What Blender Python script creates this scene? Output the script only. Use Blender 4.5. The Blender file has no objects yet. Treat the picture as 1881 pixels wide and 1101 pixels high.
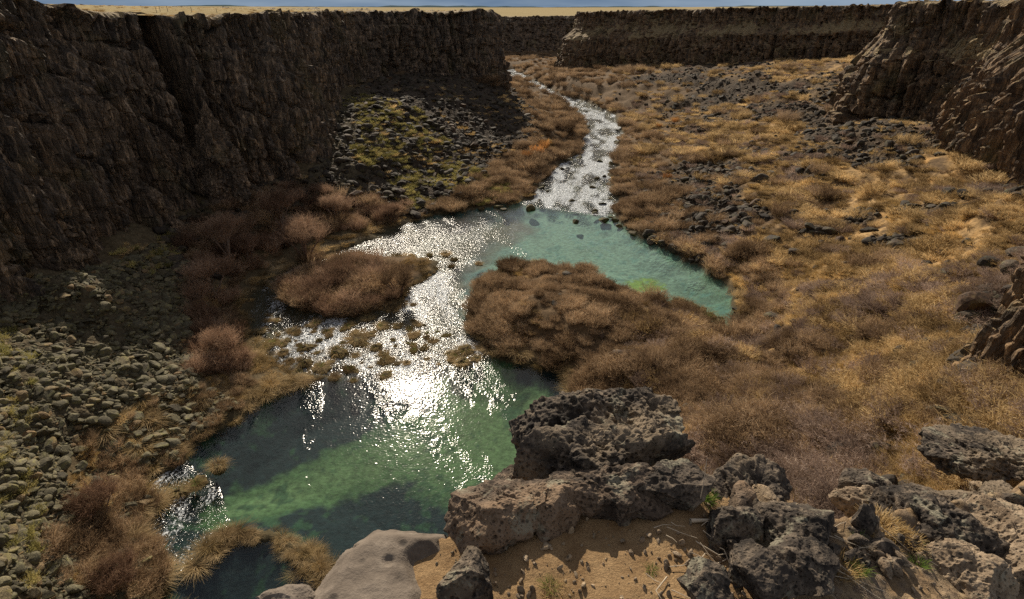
import bpy, bmesh, math, numpy as np
from mathutils import Vector
rng = np.random.default_rng(7)
PI = math.pi
# ------------------------------------------------------------------ camera model
FPX, CXP, CYP, PITCH, HC = 1050.0, 940.5, 550.5, math.radians(26.8), 40.0
cp, sp = math.cos(PITCH), math.sin(PITCH)
def ray(px, py):
    a = (px-CXP)/FPX; b = (CYP-py)/FPX
    return np.array([a, cp+b*sp, -(sp-b*cp)])
def P(px, py, z):
    r = ray(px, py); t = (HC-z)/(-r[2]); return np.array([r[0]*t, r[1]*t, z])
def PT(px, py, t):
    r = ray(px, py); return np.array([r[0]*t, r[1]*t, HC+r[2]*t])
def proj(x, y, z):
    dz = z-HC
    d = y*cp - dz*sp; u = y*sp + dz*cp
    d = np.where(np.abs(d) < 1e-3, 1e-3, d)
    return CXP+FPX*x/d, CYP-FPX*u/d, d
# ------------------------------------------------------------------ noise
def _h(ix, iy, iz, seed):
    n = (ix.astype(np.int64)*374761393 + iy.astype(np.int64)*668265263 + iz.astype(np.int64)*2147483647 + seed*974634777) & 0xffffffff
    n = ((n ^ (n >> 13))*1274126177) & 0xffffffff
    n = ((n ^ (n >> 16))*2246822519) & 0xffffffff
    n = (n ^ (n >> 15)) & 0xffffff
    return n/float(0x1000000)
def vn(x, y, z=None, seed=0):
    x = np.asarray(x, float); y = np.asarray(y, float)
    z = np.zeros_like(x) if z is None else np.asarray(z, float)
    fx, fy, fz = np.floor(x), np.floor(y), np.floor(z)
    u, v, w = x-fx, y-fy, z-fz
    u = u*u*(3-2*u); v = v*v*(3-2*v); w = w*w*(3-2*w)
    def c(a, b, d): return _h(fx+a, fy+b, fz+d, seed)
    r = ((c(0,0,0)*(1-u)+c(1,0,0)*u)*(1-v)+(c(0,1,0)*(1-u)+c(1,1,0)*u)*v)*(1-w)
    if np.any(w > 0): r = r + ((c(0,0,1)*(1-u)+c(1,0,1)*u)*(1-v)+(c(0,1,1)*(1-u)+c(1,1,1)*u)*v)*w
    return r*2-1
def fbm(x, y, z=None, o=4, seed=0, g=.5):
    r = 0; a = 1; s = 0
    for i in range(o):
        f = 2.03**i
        r = r + a*vn(x*f+i*17.3, y*f-i*9.1, None if z is None else z*f+i*5.7, seed+i); s += a; a *= g
    return r/s
def voro2(x, y, seed=0):
    fx, fy = np.floor(x), np.floor(y)
    d1 = np.full(x.shape, 9.); d2 = d1.copy(); idv = np.zeros(x.shape)
    for a in (-1,0,1):
        for b in (-1,0,1):
            cx, cy = fx+a, fy+b; zz = np.zeros_like(fx)
            px = cx+_h(cx,cy,zz,seed); py = cy+_h(cx,cy,zz,seed+1)
            d = np.hypot(x-px, y-py); m = d < d1
            d2 = np.where(m, d1, np.minimum(d2, d)); idv = np.where(m, _h(cx,cy,zz,seed+2), idv); d1 = np.where(m, d, d1)
    return d1, d2, idv
def voro3(x, y, z, seed=0):
    fx, fy, fz = np.floor(x), np.floor(y), np.floor(z)
    d1 = np.full(x.shape, 9.); idv = np.zeros(x.shape)
    for a in (-1,0,1):
        for b in (-1,0,1):
            for c in (-1,0,1):
                cx, cy, cz = fx+a, fy+b, fz+c
                d = np.sqrt((x-cx-_h(cx,cy,cz,seed))**2+(y-cy-_h(cx,cy,cz,seed+1))**2+(z-cz-_h(cx,cy,cz,seed+2))**2)
                m = d < d1; idv = np.where(m, _h(cx,cy,cz,seed+3), idv); d1 = np.where(m, d, d1)
    return d1, idv
def sstep(a, b, x):
    t = np.clip((x-a)/(b-a), 0, 1); return t*t*(3-2*t)
def inpoly(x, y, poly):
    x = np.asarray(x, float); y = np.asarray(y, float)
    ins = np.zeros(x.shape, bool); n = len(poly)
    for i in range(n):
        x1, y1 = poly[i][:2]; x2, y2 = poly[(i+1) % n][:2]
        if y1 == y2: continue
        c = ((y1 > y) != (y2 > y)) & (x < (x2-x1)*(y-y1)/(y2-y1)+x1); ins ^= c
    return ins
def pdist(x, y, poly, closed=True):
    d = np.full(np.shape(x), 1e9); n = len(poly)
    for i in range(n if closed else n-1):
        x1, y1 = poly[i][:2]; x2, y2 = poly[(i+1) % n][:2]
        dx, dy = x2-x1, y2-y1; L = dx*dx+dy*dy+1e-9
        t = np.clip(((x-x1)*dx+(y-y1)*dy)/L, 0, 1)
        d = np.minimum(d, np.hypot(x-x1-t*dx, y-y1-t*dy))
    return d
def sdf(x, y, poly):            # positive inside
    d = pdist(x, y, poly); return np.where(inpoly(x, y, poly), d, -d)
# ------------------------------------------------------------------ object helpers
C = bpy.context.scene.collection
def mesh_np(name, V, quads=None, tris=None, smooth=False):
    me = bpy.data.meshes.new(name)
    V = np.asarray(V, np.float32).reshape(-1, 3); me.vertices.add(len(V)); me.vertices.foreach_set('co', V.ravel())
    q = np.zeros((0, 4), np.int32) if quads is None else np.asarray(quads, np.int32).reshape(-1, 4)
    t = np.zeros((0, 3), np.int32) if tris is None else np.asarray(tris, np.int32).reshape(-1, 3)
    li = np.concatenate([q.ravel(), t.ravel()]); me.loops.add(len(li)); me.loops.foreach_set('vertex_index', li)
    tot = np.concatenate([np.full(len(q), 4), np.full(len(t), 3)]).astype(np.int32)
    st = np.concatenate([[0], np.cumsum(tot)[:-1]]).astype(np.int32) if len(tot) else np.zeros(0, np.int32)
    me.polygons.add(len(tot)); me.polygons.foreach_set('loop_start', st); me.polygons.foreach_set('loop_total', tot)
    me.polygons.foreach_set('use_smooth', np.full(len(tot), smooth)); me.update(calc_edges=True); me.validate()
    return me
def link(name, me, mat=None, parent=None, loc=(0, 0, 0)):
    o = bpy.data.objects.new(name, me); C.objects.link(o); o.location = loc
    if mat is not None and len(me.materials) == 0: me.materials.append(mat)
    if parent is not None: o.parent = parent
    return o
def tag(o, label=None, cat=None, group=None, kind=None):
    if label: o['label'] = label
    if cat: o['category'] = cat
    if group: o['group'] = group
    if kind: o['kind'] = kind
    return o
def gridq(n, m, keep=None):     # n x m vertices, row-major
    i, j = np.meshgrid(np.arange(n-1), np.arange(m-1), indexing='ij')
    q = np.stack([i*m+j, (i+1)*m+j, (i+1)*m+j+1, i*m+j+1], -1).reshape(-1, 4)
    return q if keep is None else q[keep[q].all(1)]
def compact(V, q, cols=None):
    u, inv = np.unique(q.ravel(), return_inverse=True)
    return V[u], inv.reshape(q.shape), (None if cols is None else [c[u] for c in cols])
def setcol(me, name, c):
    a = me.attributes.new(name, 'FLOAT_COLOR', 'POINT')
    c4 = np.ones((len(c), 4), np.float32); c4[:, :3] = c; a.data.foreach_set('color', c4.ravel())
def setf(me, name, c):
    a = me.attributes.new(name, 'FLOAT', 'POINT'); a.data.foreach_set('value', np.asarray(c, np.float32))
# ------------------------------------------------------------------ materials
class NT:
    def __init__(s, name):
        s.m = bpy.data.materials.new(name); s.m.use_nodes = True; s.t = s.m.node_tree; s.t.nodes.clear()
        s.out = s.n('ShaderNodeOutputMaterial')
    def n(s, typ, **kw):
        nd = s.t.nodes.new(typ)
        for k, v in kw.items(): setattr(nd, k, v)
        return nd
    def l(s, a, b): s.t.links.new(a, b)
    def set(s, sock, v):
        if isinstance(v, bpy.types.NodeSocket): s.l(v, sock)
        elif v is not None:
            if sock.type == 'RGBA' and len(v) == 3: v = (*v, 1)
            sock.default_value = v
    def noise(s, vec, scale, det=4, rough=.55, dist=0):
        nd = s.n('ShaderNodeTexNoise'); s.set(nd.inputs['Vector'], vec)
        nd.inputs['Scale'].default_value = scale; nd.inputs['Detail'].default_value = det
        nd.inputs['Roughness'].default_value = rough; nd.inputs['Distortion'].default_value = dist
        return nd.outputs['Fac']
    def voro(s, vec, scale, feature='F1', out='Distance', rnd=1):
        nd = s.n('ShaderNodeTexVoronoi', feature=feature); s.set(nd.inputs['Vector'], vec); nd.inputs['Scale'].default_value = scale
        nd.inputs['Randomness'].default_value = rnd
        return nd.outputs[out]
    def mapr(s, v, a, b, c=0, d=1):
        nd = s.n('ShaderNodeMapRange'); s.set(nd.inputs[0], v)
        for i, x in enumerate((a, b, c, d)): s.set(nd.inputs[i+1], x)
        return nd.outputs[0]
    def math(s, op, a, b=None):
        nd = s.n('ShaderNodeMath', operation=op); s.set(nd.inputs[0], a)
        if b is not None: s.set(nd.inputs[1], b)
        return nd.outputs[0]
    def mix(s, f, a, b, mode='MIX'):
        nd = s.n('ShaderNodeMix', data_type='RGBA', blend_type=mode)
        s.set(nd.inputs[0], f); s.set(nd.inputs[6], a); s.set(nd.inputs[7], b)
        return nd.outputs[2]
    def scalev(s, vec, sc):
        nd = s.n('ShaderNodeMapping'); s.set(nd.inputs[0], vec); nd.inputs['Scale'].default_value = sc
        return nd.outputs[0]
    def bump(s, h, dist, strength=1, normal=None):
        nd = s.n('ShaderNodeBump'); s.set(nd.inputs['Height'], h); nd.inputs['Distance'].default_value = dist
        nd.inputs['Strength'].default_value = strength
        if normal is not None: s.l(normal, nd.inputs['Normal'])
        return nd.outputs[0]
    def pos(s): return s.n('ShaderNodeNewGeometry').outputs['Position']
    def objc(s): return s.n('ShaderNodeTexCoord').outputs['Object']
    def attr(s, name): return s.n('ShaderNodeAttribute', attribute_name=name).outputs
    def principled(s, col, rough=.9, normal=None, spec=.25):
        b = s.n('ShaderNodeBsdfPrincipled'); s.set(b.inputs['Base Color'], col); s.set(b.inputs['Roughness'], rough)
        b.inputs['Specular IOR Level'].default_value = spec
        if normal is not None: s.l(normal, b.inputs['Normal'])
        s.l(b.outputs[0], s.out.inputs[0]); return b
def twig_mat(name, cols, trans=.3):
    s = NT(name)
    oi = s.n('ShaderNodeObjectInfo').outputs['Random']
    isl = s.n('ShaderNodeNewGeometry').outputs['Random Per Island']
    f = s.math('ADD', s.math('MULTIPLY', oi, .55), s.math('MULTIPLY', isl, .45))
    r = s.n('ShaderNodeValToRGB'); s.l(f, r.inputs[0]); e = r.color_ramp.elements
    while len(e) < len(cols): e.new(.5)
    for i, c in enumerate(cols): e[i].position = .15+.7*i/(len(cols)-1); e[i].color = (*c, 1)
    big = s.mapr(s.noise(s.pos(), .16, 4, .6), .35, .65)
    col = s.mix(1, r.outputs[0], s.mix(big, (.5, .47, .45), (1.35, 1.35, 1.32)), 'MULTIPLY')
    d = s.n('ShaderNodeBsdfDiffuse'); t = s.n('ShaderNodeBsdfTranslucent'); m = s.n('ShaderNodeMixShader')
    s.l(col, d.inputs[0]); s.l(col, t.inputs[0]); m.inputs[0].default_value = trans
    s.l(d.outputs[0], m.inputs[1]); s.l(t.outputs[0], m.inputs[2]); s.l(m.outputs[0], s.out.inputs[0])
    return s.m
M = {}
M['willow'] = twig_mat('willow_twigs', [(.10,.065,.04),(.26,.175,.105),(.50,.36,.22),(.38,.28,.19)])
M['redwillow'] = twig_mat('red_willow_twigs', [(.15,.09,.06),(.33,.215,.145),(.52,.37,.26)])
M['brush'] = twig_mat('golden_brush', [(.12,.075,.035),(.38,.26,.12),(.66,.49,.26),(.50,.37,.20)], .4)
M['purple'] = twig_mat('grey_twigs', [(.20,.14,.11),(.33,.245,.195),(.45,.35,.28)])
M['sage'] = twig_mat('sage_leaves', [(.14,.13,.05),(.40,.36,.13),(.60,.50,.22)])
M['orange'] = twig_mat('orange_twigs', [(.28,.12,.03),(.50,.24,.08),(.58,.34,.14)])
M['grass'] = twig_mat('dry_grass', [(.34,.22,.08),(.60,.43,.20),(.75,.57,.31)], .35)
M['sedge'] = twig_mat('bank_sedge', [(.12,.085,.035),(.34,.245,.125),(.55,.42,.25)])
M['green'] = twig_mat('green_grass', [(.06,.12,.02),(.16,.26,.05),(.30,.34,.10)])
M['straw'] = twig_mat('straw', [(.45,.33,.16),(.62,.48,.27),(.7,.57,.36)])

def cliff_mat(name, warm, grassy):
    s = NT(name); p = s.pos()
    st = s.scalev(p, (.55, .55, .16))
    n1 = s.noise(st, 1.1, 6, .65, .4); n2 = s.noise(p, .12, 3); n3 = s.noise(s.scalev(p, (2, 2, .5)), 1.7, 5, .7)
    dark, mid, lite = warm
    col = s.mix(s.mapr(n1, .32, .68), dark, mid)
    col = s.mix(s.mapr(s.noise(s.scalev(p, (1.6, 1.6, .22)), 1.3, 5, .7), .5, .68), col, lite)
    col = s.mix(s.mapr(s.noise(s.scalev(p, (1, 1, .35)), .5, 4), .56, .66, 0, .6), col, (.06, .058, .055))
    col = s.mix(s.mapr(n2, .55, .7, 0, .45), col, (.11, .105, .045))
    blk = s.voro(s.scalev(p, (1, 1, .4)), .9, out='Color')
    bs = s.n('ShaderNodeSeparateColor'); s.l(blk, bs.inputs[0]); col = s.mix(.75, col, s.mix(1, col, s.mix(bs.outputs[0], (.4, .4, .42), (1.4, 1.25, 1.05)), 'MULTIPLY'))
    nz = s.n('ShaderNodeSeparateXYZ'); s.l(s.n('ShaderNodeNewGeometry').outputs['True Normal'], nz.inputs[0])
    g = s.noise(p, 2.2, 5, .7)
    gm = s.mapr(s.math('ADD', s.math('ADD', nz.outputs[2], s.math('MULTIPLY', s.attr('grassy')['Fac'], .95)), s.math('MULTIPLY', s.math('SUBTRACT', g, .5), .9)), grassy, grassy+.15)
    g_ = s.noise(p, 5, 5, .75); gc = s.mix(s.mapr(g_, .4, .6), (.07, .05, .028), (.42, .31, .16))
    col = s.mix(gm, col, gc)
    cr = s.voro(s.scalev(p, (1, 1, .3)), 1.1, 'DISTANCE_TO_EDGE'); cr2 = s.voro(s.scalev(p, (1, 1, .5)), 3.1, 'DISTANCE_TO_EDGE')
    h = s.math('ADD', s.math('MULTIPLY', s.mapr(cr, 0, .12), .5), s.math('ADD', s.math('MULTIPLY', s.mapr(cr2, 0, .1), .2), s.math('MULTIPLY', n3, .7)))
    s.principled(col, .88, s.bump(h, .35, .8), .2); return s.m
M['cliffL'] = cliff_mat('basalt_cliff_brown', ((.055,.046,.038), (.19,.148,.11), (.46,.35,.25)), .92)
M['cliffR'] = cliff_mat('basalt_cliff_tan', ((.055,.042,.031), (.19,.13,.08), (.40,.28,.165)), .85)

def rock_mat(name, dark, mid, lite, lichen, scale=1., bumpd=.05):
    s = NT(name); p = s.objc(); oi = s.n('ShaderNodeObjectInfo').outputs['Random']
    n1 = s.noise(p, 2.2*scale, 6, .65); n2 = s.noise(p, 9*scale, 5, .7)
    col = s.mix(s.mapr(n1, .35, .65), dark, mid); col = s.mix(s.mapr(n2, .52, .7), col, lite)
    col = s.mix(s.mapr(s.noise(p, 1.3*scale, 3), .55, .62, 0, .7), col, lichen)
    tint = s.n('ShaderNodeValToRGB'); s.l(oi, tint.inputs[0]); te = tint.color_ramp.elements; te.new(.5); te.new(.85)
    for e_, (q_, c_) in zip(te, ((0, (.45, .42, .38, 1)), (.5, (.9, .88, .76, 1)), (.85, (1.25, 1.2, 1.0, 1)), (1, (1.4, 1.0, .7, 1)))): e_.position = q_; e_.color = c_
    col = s.mix(1, col, tint.outputs[0], 'MULTIPLY')
    s.principled(col, .85, s.bump(n2, bumpd, .8), .25); return s.m
M['scree'] = rock_mat('lichened_basalt', (.06,.054,.038), (.15,.135,.092), (.27,.245,.165), (.17,.16,.075))
M['lava'] = rock_mat('dark_lava', (.025,.021,.018), (.065,.05,.04), (.12,.095,.07), (.08,.075,.04))
M['tanrock'] = rock_mat('tan_basalt', (.12,.085,.055), (.22,.16,.10), (.33,.25,.16), (.15,.12,.08))
M['wet'] = rock_mat('mossy_rock', (.03,.026,.015), (.09,.07,.035), (.16,.13,.07), (.10,.11,.03))

def terrain_mat():
    s = NT('valley_ground'); p = s.pos(); c = s.attr('col')['Color']; rk = s.attr('rocky')['Fac']
    n1 = s.noise(p, 1.4, 6, .7); n2 = s.noise(p, .25, 4, .6)
    col = s.mix(1, c, s.mix(s.mapr(n1, .3, .7), (.5, .48, .45), (1.5, 1.45, 1.4)), 'MULTIPLY')
    col = s.mix(s.mapr(n2, .5, .7, 0, .35), col, s.mix(1, col, (.5, .45, .42), 'MULTIPLY'))
    v = s.voro(p, 1.6); v2 = s.voro(p, 4.3)
    h = s.math('ADD', s.math('MULTIPLY', n1, .5), s.math('MULTIPLY', s.math('ADD', v, s.math('MULTIPLY', v2, .4)), rk))
    s.principled(col, .95, s.bump(h, .35, .8), .1); return s.m
M['terrain'] = terrain_mat()
def plateau_mat():
    s = NT('dry_grassland'); p = s.pos()
    n1 = s.noise(p, .7, 6, .7); n2 = s.noise(s.scalev(p, (.02, .09, 1)), 1, 4)
    col = s.mix(s.mapr(n1, .3, .7), (.20, .16, .085), (.43, .345, .20))
    col = s.mix(s.mapr(n2, .45, .6, 0, .6), col, (.36, .30, .18))
    s.principled(col, 1, s.bump(n1, .3, .7), 0); return s.m
M['plateau'] = plateau_mat()
# ------------------------------------------------------------------ layout (world metres; water level z = 0)
def W(l, z=0): return [tuple(P(a, b, z)[:2]) for a, b in l]
WATER = W([(945,128),(985,150),(1030,175),(1080,188),(1128,212),(1143,245),(1130,290),(1120,330),(1135,365),(1128,398),(1165,430),(1215,458),(1270,486),(1322,518),
  (1345,545),(1350,590),(1335,640),(1300,600),(1245,562),(1200,552),(1160,538),(1125,516),(1080,498),(1000,484),(930,488),(885,515),(858,550),(858,595),(880,622),(895,655),(935,668),(1000,680),(1035,692),
  (1060,740),(1085,800),(1080,900),(1050,1000),(950,1150),(700,1300),(400,1280),(310,1150),(290,1080),(305,1020),(268,975),(300,925),(272,880),(340,852),(352,822),(400,792),
  (440,772),(480,738),(560,708),(605,690),(540,688),(490,660),(470,620),(455,575),(470,540),(500,515),(560,488),(630,462),(700,432),(760,406),(850,388),(930,378),
  (975,368),(985,338),(1030,303),(1062,282),(1078,240),(1060,207),(1020,188),(975,170),(930,152),(914,130)])
ISL = W([(515,550),(550,572),(600,584),(680,578),(735,560),(752,530),(800,505),(810,480),(760,470),(690,475),(630,480),(560,500),(520,525)])
DAM = W([(395,985),(440,972),(500,972),(560,1000),(600,1030),(650,1080),(640,1120),(590,1080),(545,1040),(500,1000),(430,995),(370,1040),(340,1050)])
L_RIM = [(-120,-60),(-80,-20),(-58,25),(-56,45),(-59.5,64),(-63,84),(-62,100),(-53,114),(-48,130),(-50,152),(-53,178),(-48,204),(-30,224),(-8,242),(-20,264),(-60,290),(-140,330),(-300,390),(-900,520)]
R_RIM = [(900,700),(220,545),(75,486),(44,430),(70,395),(112,352),(184,303),(160,240),(124,198),(103,172),(112,154),(107,128),(98,101),(89,78),(88,40),(84,-60)]
F_RIM = [(-900,600),(-300,575),(-60,612),(20,596),(80,606),(180,640),(900,820)]
L_POLY = L_RIM+[(-6000,3000),(-6000,-60)]
R_POLY = R_RIM+[(6000,-60),(6000,3000)]
F_POLY = F_RIM+[(6000,3200),(6000,9000),(-6000,9000),(-6000,3200)]
OUT_RIM = [(90,44),(58,42),(43,40),(35.5,36),(33.6,31),(36,24),(44,10),(60,-10)]
def rbf(pts):
    A = np.array(pts, float); n = len(A)
    d = np.hypot(A[:,None,0]-A[None,:,0], A[:,None,1]-A[None,:,1])
    w = np.linalg.solve(d+np.eye(n)*1e-6, A[:,2])
    def f(x, y):
        r = np.zeros(np.shape(x))
        for i in range(n): r = r + w[i]*np.hypot(x-A[i,0], y-A[i,1])
        return r
    return f
def ctl(l): return [(*P(a,b,z)[:2], z) for a,b,z in l]
f_land = rbf(ctl([ # right valley floor and slope
 (1160,200,1),(1200,300,1.5),(1240,250,2),(1200,400,1.5),(1300,440,2),(1400,520,2),(1400,600,2),(1250,620,1.5),(1100,600,2.2),(980,560,2.6),(950,640,1.2),(1150,700,3),(1250,820,5),
 (1400,300,5),(1400,400,4),(1550,400,6),(1550,500,5.5),(1500,600,5),(1500,700,5.5),(1450,850,9),(1600,850,13),(1600,700,9),(1700,600,10),(1700,450,8),(1700,350,9.5),(1850,450,13),
 (1850,370,16),(1660,240,14.5),(1560,245,12),(1450,220,8),(1300,200,5),(1500,180,12.5),(1600,140,18),(1400,130,16),(1200,130,11),(1100,130,4),(1050,120,4),(1000,110,2),(930,110,3),(880,80,8),
 (1780,700,15),(1840,760,17),(1800,560,13),
 # left side
 (0,525,12),(150,500,9.5),(250,430,9.5),(330,420,7),(400,390,8),(500,360,7),(600,340,6.5),(100,600,8),(200,600,6.5),(200,700,4),(330,650,2.6),(330,760,1.6),(430,600,1.6),(420,500,2.2),(500,430,2),(0,700,9),
 (0,850,8),(120,850,4.5),(230,850,2),(200,950,2),(100,1000,4),(0,1050,7),(220,1070,2.5),(650,300,9),(650,230,14),(700,190,16.5),(800,165,17),(895,140,17),(940,175,6),(920,160,9),(800,280,6.5),(900,260,5),(750,340,3.5),
 (950,300,1.5),(1010,230,1.5),(960,200,4),(650,390,1.5)])
 + [(-80,30,14),(-75,0,15),(-60,-30,15),(0,-20,22),(0,10,14),(15,12,14),(40,10,26),(60,-30,30),(-30,5,6),(120,600,10),(0,560,3),(-60,560,8),(300,700,10),(-100,300,10),(-50,60,10),(-60,280,12),(30,470,3)])
f_plat = rbf([(-59,62,43.),(-60,35,44.5),(-62,84,41.),(-58,106,39.2),(-48,130,39.0),(-41,155,39.2),(-27,192,39.4),(-8,242,39.8),(-60,290,40),(-200,200,43),(-130,120,42.5),(-300,300,45),(-140,330,41),(-300,390,42),
  (80,78,41.5),(95,125,41.6),(95,160,41.6),(178,300,42.6),(112,352,41.0),(44,430,39.0),(75,486,38.8),(220,545,42),(300,300,45.5),(200,150,44.5),(20,596,35.2),(-60,612,35.5),(180,640,37),(0,900,38.3),(0,2000,39),(-900,900,45),(900,900,46),
  (-3000,5000,52),(3000,5000,52),(0,5000,39.5)])
def plat_z(x, y): return f_plat(x, y) + .25*fbm(x*.25, y*.25, seed=5)
def land_raw(x, y):
    z = f_land(x, y)
    z = np.clip(z, .6, 26)
    return z
def wdist(x, y):               # positive inside the water
    j = fbm(x*.35, y*.35, seed=21, o=3)*np.clip(.012*np.hypot(x, y), .4, 1.6)
    d = sdf(x, y, WATER)
    d = np.minimum(d, -sdf(x, y, ISL)); d = np.minimum(d, -sdf(x, y, DAM))
    return d + j
def rocky_mask(x, y, z):       # dark lava strips on the right slope
    px, py, _ = proj(x, y, z)
    n = fbm(x*.05+3, y*.035, seed=31, o=4) + .35*fbm(x*.3, y*.3, seed=33)
    a = sstep(1130, 1300, px)*(1-sstep(560, 640, py)*sstep(1750, 1650, px))*sstep(100, 130, py)
    near_cl = sstep(1350, 1550, px)*sstep(300, 180, py)
    m = a*sstep(-.02, .10, n+.2*near_cl)*.8
    hot = 0
    for (cx, cy, rx, ry) in [(1440,205,90,22),(1500,235,70,30),(1640,300,80,14),(1560,400,60,22),(1480,380,60,18),(1700,385,70,14),(1640,445,55,14),(1500,425,40,12),(1830,560,60,30),(1790,690,45,50),(1700,640,30,16),(1250,150,120,16),(1400,165,110,16),(1330,185,50,12),(1800,600,50,20),(1740,760,40,20)]:
        hot = np.maximum(hot, np.exp(-(((px-cx)/rx)**2+((py-cy)/ry)**2))*sstep(-.5, .1, n+.2))
    return np.clip(np.maximum(m, sstep(.3, .6, hot)), 0, 1)*(px > 1080)
RAP1 = [(900,120),(960,120),(1100,180),(1160,230),(1150,300),(1160,372),(1135,402),(1060,392),(960,378),(960,330),(1050,290),(1060,240),(1000,195),(900,160)]
RAP2 = [(440,500),(640,440),(720,415),(820,400),(950,400),(975,425),(900,470),(860,510),(850,590),(890,640),(860,668),(800,690),(740,700),(640,700),(480,700),(440,640)]
RAP3 = [(250,860),(340,850),(400,900),(420,960),(400,990),(330,1060),(260,1000)]
SC1 = [(-200,505),(0,520),(150,500),(230,478),(300,440),(345,470),(345,560),(350,640),(372,690),(330,730),(250,745),(170,780),(110,850),(130,960),(150,1040),(60,1060),(-200,1040)]
SC2 = [(560,340),(600,250),(640,170),(700,140),(900,120),(1000,215),(985,262),(930,275),(880,330),(850,380),(760,400),(700,395),(640,372)]
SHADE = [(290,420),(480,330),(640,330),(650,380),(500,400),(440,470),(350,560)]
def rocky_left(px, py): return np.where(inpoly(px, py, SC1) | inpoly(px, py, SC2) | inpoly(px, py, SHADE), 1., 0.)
def land_z(x, y):
    z = land_raw(x, y); d = -wdist(x, y)
    k = sstep(0, 9, d)
    zl = .12 + .5*sstep(0, 1.5, d) + k*z + (fbm(x*.06, y*.06, seed=3)*1.5 + fbm(x*.28, y*.28, seed=4)*.8 + fbm(x*.13, y*.13, seed=6)*1.5)*k*sstep(.5, 5, z+2)
    bed = -.25 - np.clip(-d, 0, 6)*.32
    return np.where(d > 0, zl, bed)
# ------------------------------------------------------------------ terrain sheet
def polar(a0, a1, na, r0, r1, nr, yc=0):
    a = np.radians(np.linspace(a0, a1, na)); r = r0*(r1/r0)**np.linspace(0, 1, nr)
    A, R = np.meshgrid(a, r, indexing='ij')
    return R*np.sin(A), R*np.cos(A)+yc
X, Y = polar(-62, 62, 640, 12, 720, 620); x, y = X.ravel(), Y.ravel()
z = land_z(x, y); px, py, dd = proj(x, y, z); wd = wdist(x, y)
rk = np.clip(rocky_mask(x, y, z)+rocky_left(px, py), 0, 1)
v1, v2, vi = voro2(x*.9, y*.9, 50); z = z + rk*(vi-.4)*.9*(wd < 0)*sstep(0, 3, -wd)
def mixc(a, b, f): return np.asarray(a)*(1-f[:, None])+np.asarray(b)*f[:, None]
n1 = fbm(x*.12, y*.12, seed=8, o=5); n2 = fbm(x*.6, y*.6, seed=9, o=4)
col = np.tile(np.array([.11, .075, .042]), (len(x), 1))
gold = sstep(1250, 1450, px)*sstep(-.35, .25, n1+.3*n2)
col = mixc(col, (.34, .23, .11), gold*sstep(-.3, .3, n2+n1))
col = mixc(col, (.42, .24, .08), sstep(.15, .5, n2)*sstep(1500, 1700, px)*.7)
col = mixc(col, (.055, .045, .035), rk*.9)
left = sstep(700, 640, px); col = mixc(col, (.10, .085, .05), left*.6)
col = mixc(col, (.06, .05, .028), sstep(2.0, .2, -wd)*(wd < 0))
# stream bed: own colours of gravel, weed and deep water plants
bed = (wd > 0)
near = sstep(600, 700, py)
bn = fbm(x*.22, y*.22, seed=14, o=5); bn2 = fbm(x*1.1, y*1.1, seed=15, o=4)
bc = np.tile(np.array([.009, .018, .021]), (len(x), 1))
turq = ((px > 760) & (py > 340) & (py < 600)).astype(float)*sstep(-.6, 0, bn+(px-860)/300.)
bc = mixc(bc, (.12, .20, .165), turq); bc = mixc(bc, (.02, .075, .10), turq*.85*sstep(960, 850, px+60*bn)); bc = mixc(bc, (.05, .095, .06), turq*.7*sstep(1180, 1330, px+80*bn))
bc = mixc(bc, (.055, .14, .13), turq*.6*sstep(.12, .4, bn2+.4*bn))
weed = np.exp(-(((px-1185)/45)**2+((py-527)/16)**2))*(1+bn2)
bc = mixc(bc, (.12, .20, .04), sstep(.35, .7, weed))
GP = [(560,870),(640,830),(740,800),(800,760),(830,700),(900,690),(930,725),(985,730),(1000,800),(1100,900),(950,960),(880,900),(800,860),(740,850),(700,880),(640,885),(560,905),(430,945),(420,930)]
GPw = W(GP, -1.5)
gs = sdf(x, y, GPw)+2.2+bn*3.0+bn2*1.0
bc = mixc(bc, (.045, .088, .04), sstep(-.6, .8, gs)*near)
bc = mixc(bc, (.075, .125, .06), sstep(.5, 3.5, gs+1.5*bn2)*near*.8)
bc = mixc(bc, (.02, .05, .028), sstep(.2, .6, bn2+bn)*near*.8)
rapid_px = np.maximum(sstep(-8, 12, sdf(px, py, RAP1)+6*bn2), sstep(-20, 25, sdf(px, py, RAP2)+30*bn))
bc = mixc(bc, (.07, .06, .042), rapid_px*.9)
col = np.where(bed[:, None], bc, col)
pin = np.maximum.reduce([sdf(x, y, L_POLY), sdf(x, y, R_POLY), sdf(x, y, F_POLY)])
keep = (pin < 12)
q = gridq(640, 620, keep)
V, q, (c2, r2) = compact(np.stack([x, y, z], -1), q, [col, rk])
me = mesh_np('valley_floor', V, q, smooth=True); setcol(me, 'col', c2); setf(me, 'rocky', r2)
tag(link('valley_floor', me, M['terrain']), 'canyon floor of dry soil and rubble with the stream bed', kind='structure')
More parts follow.
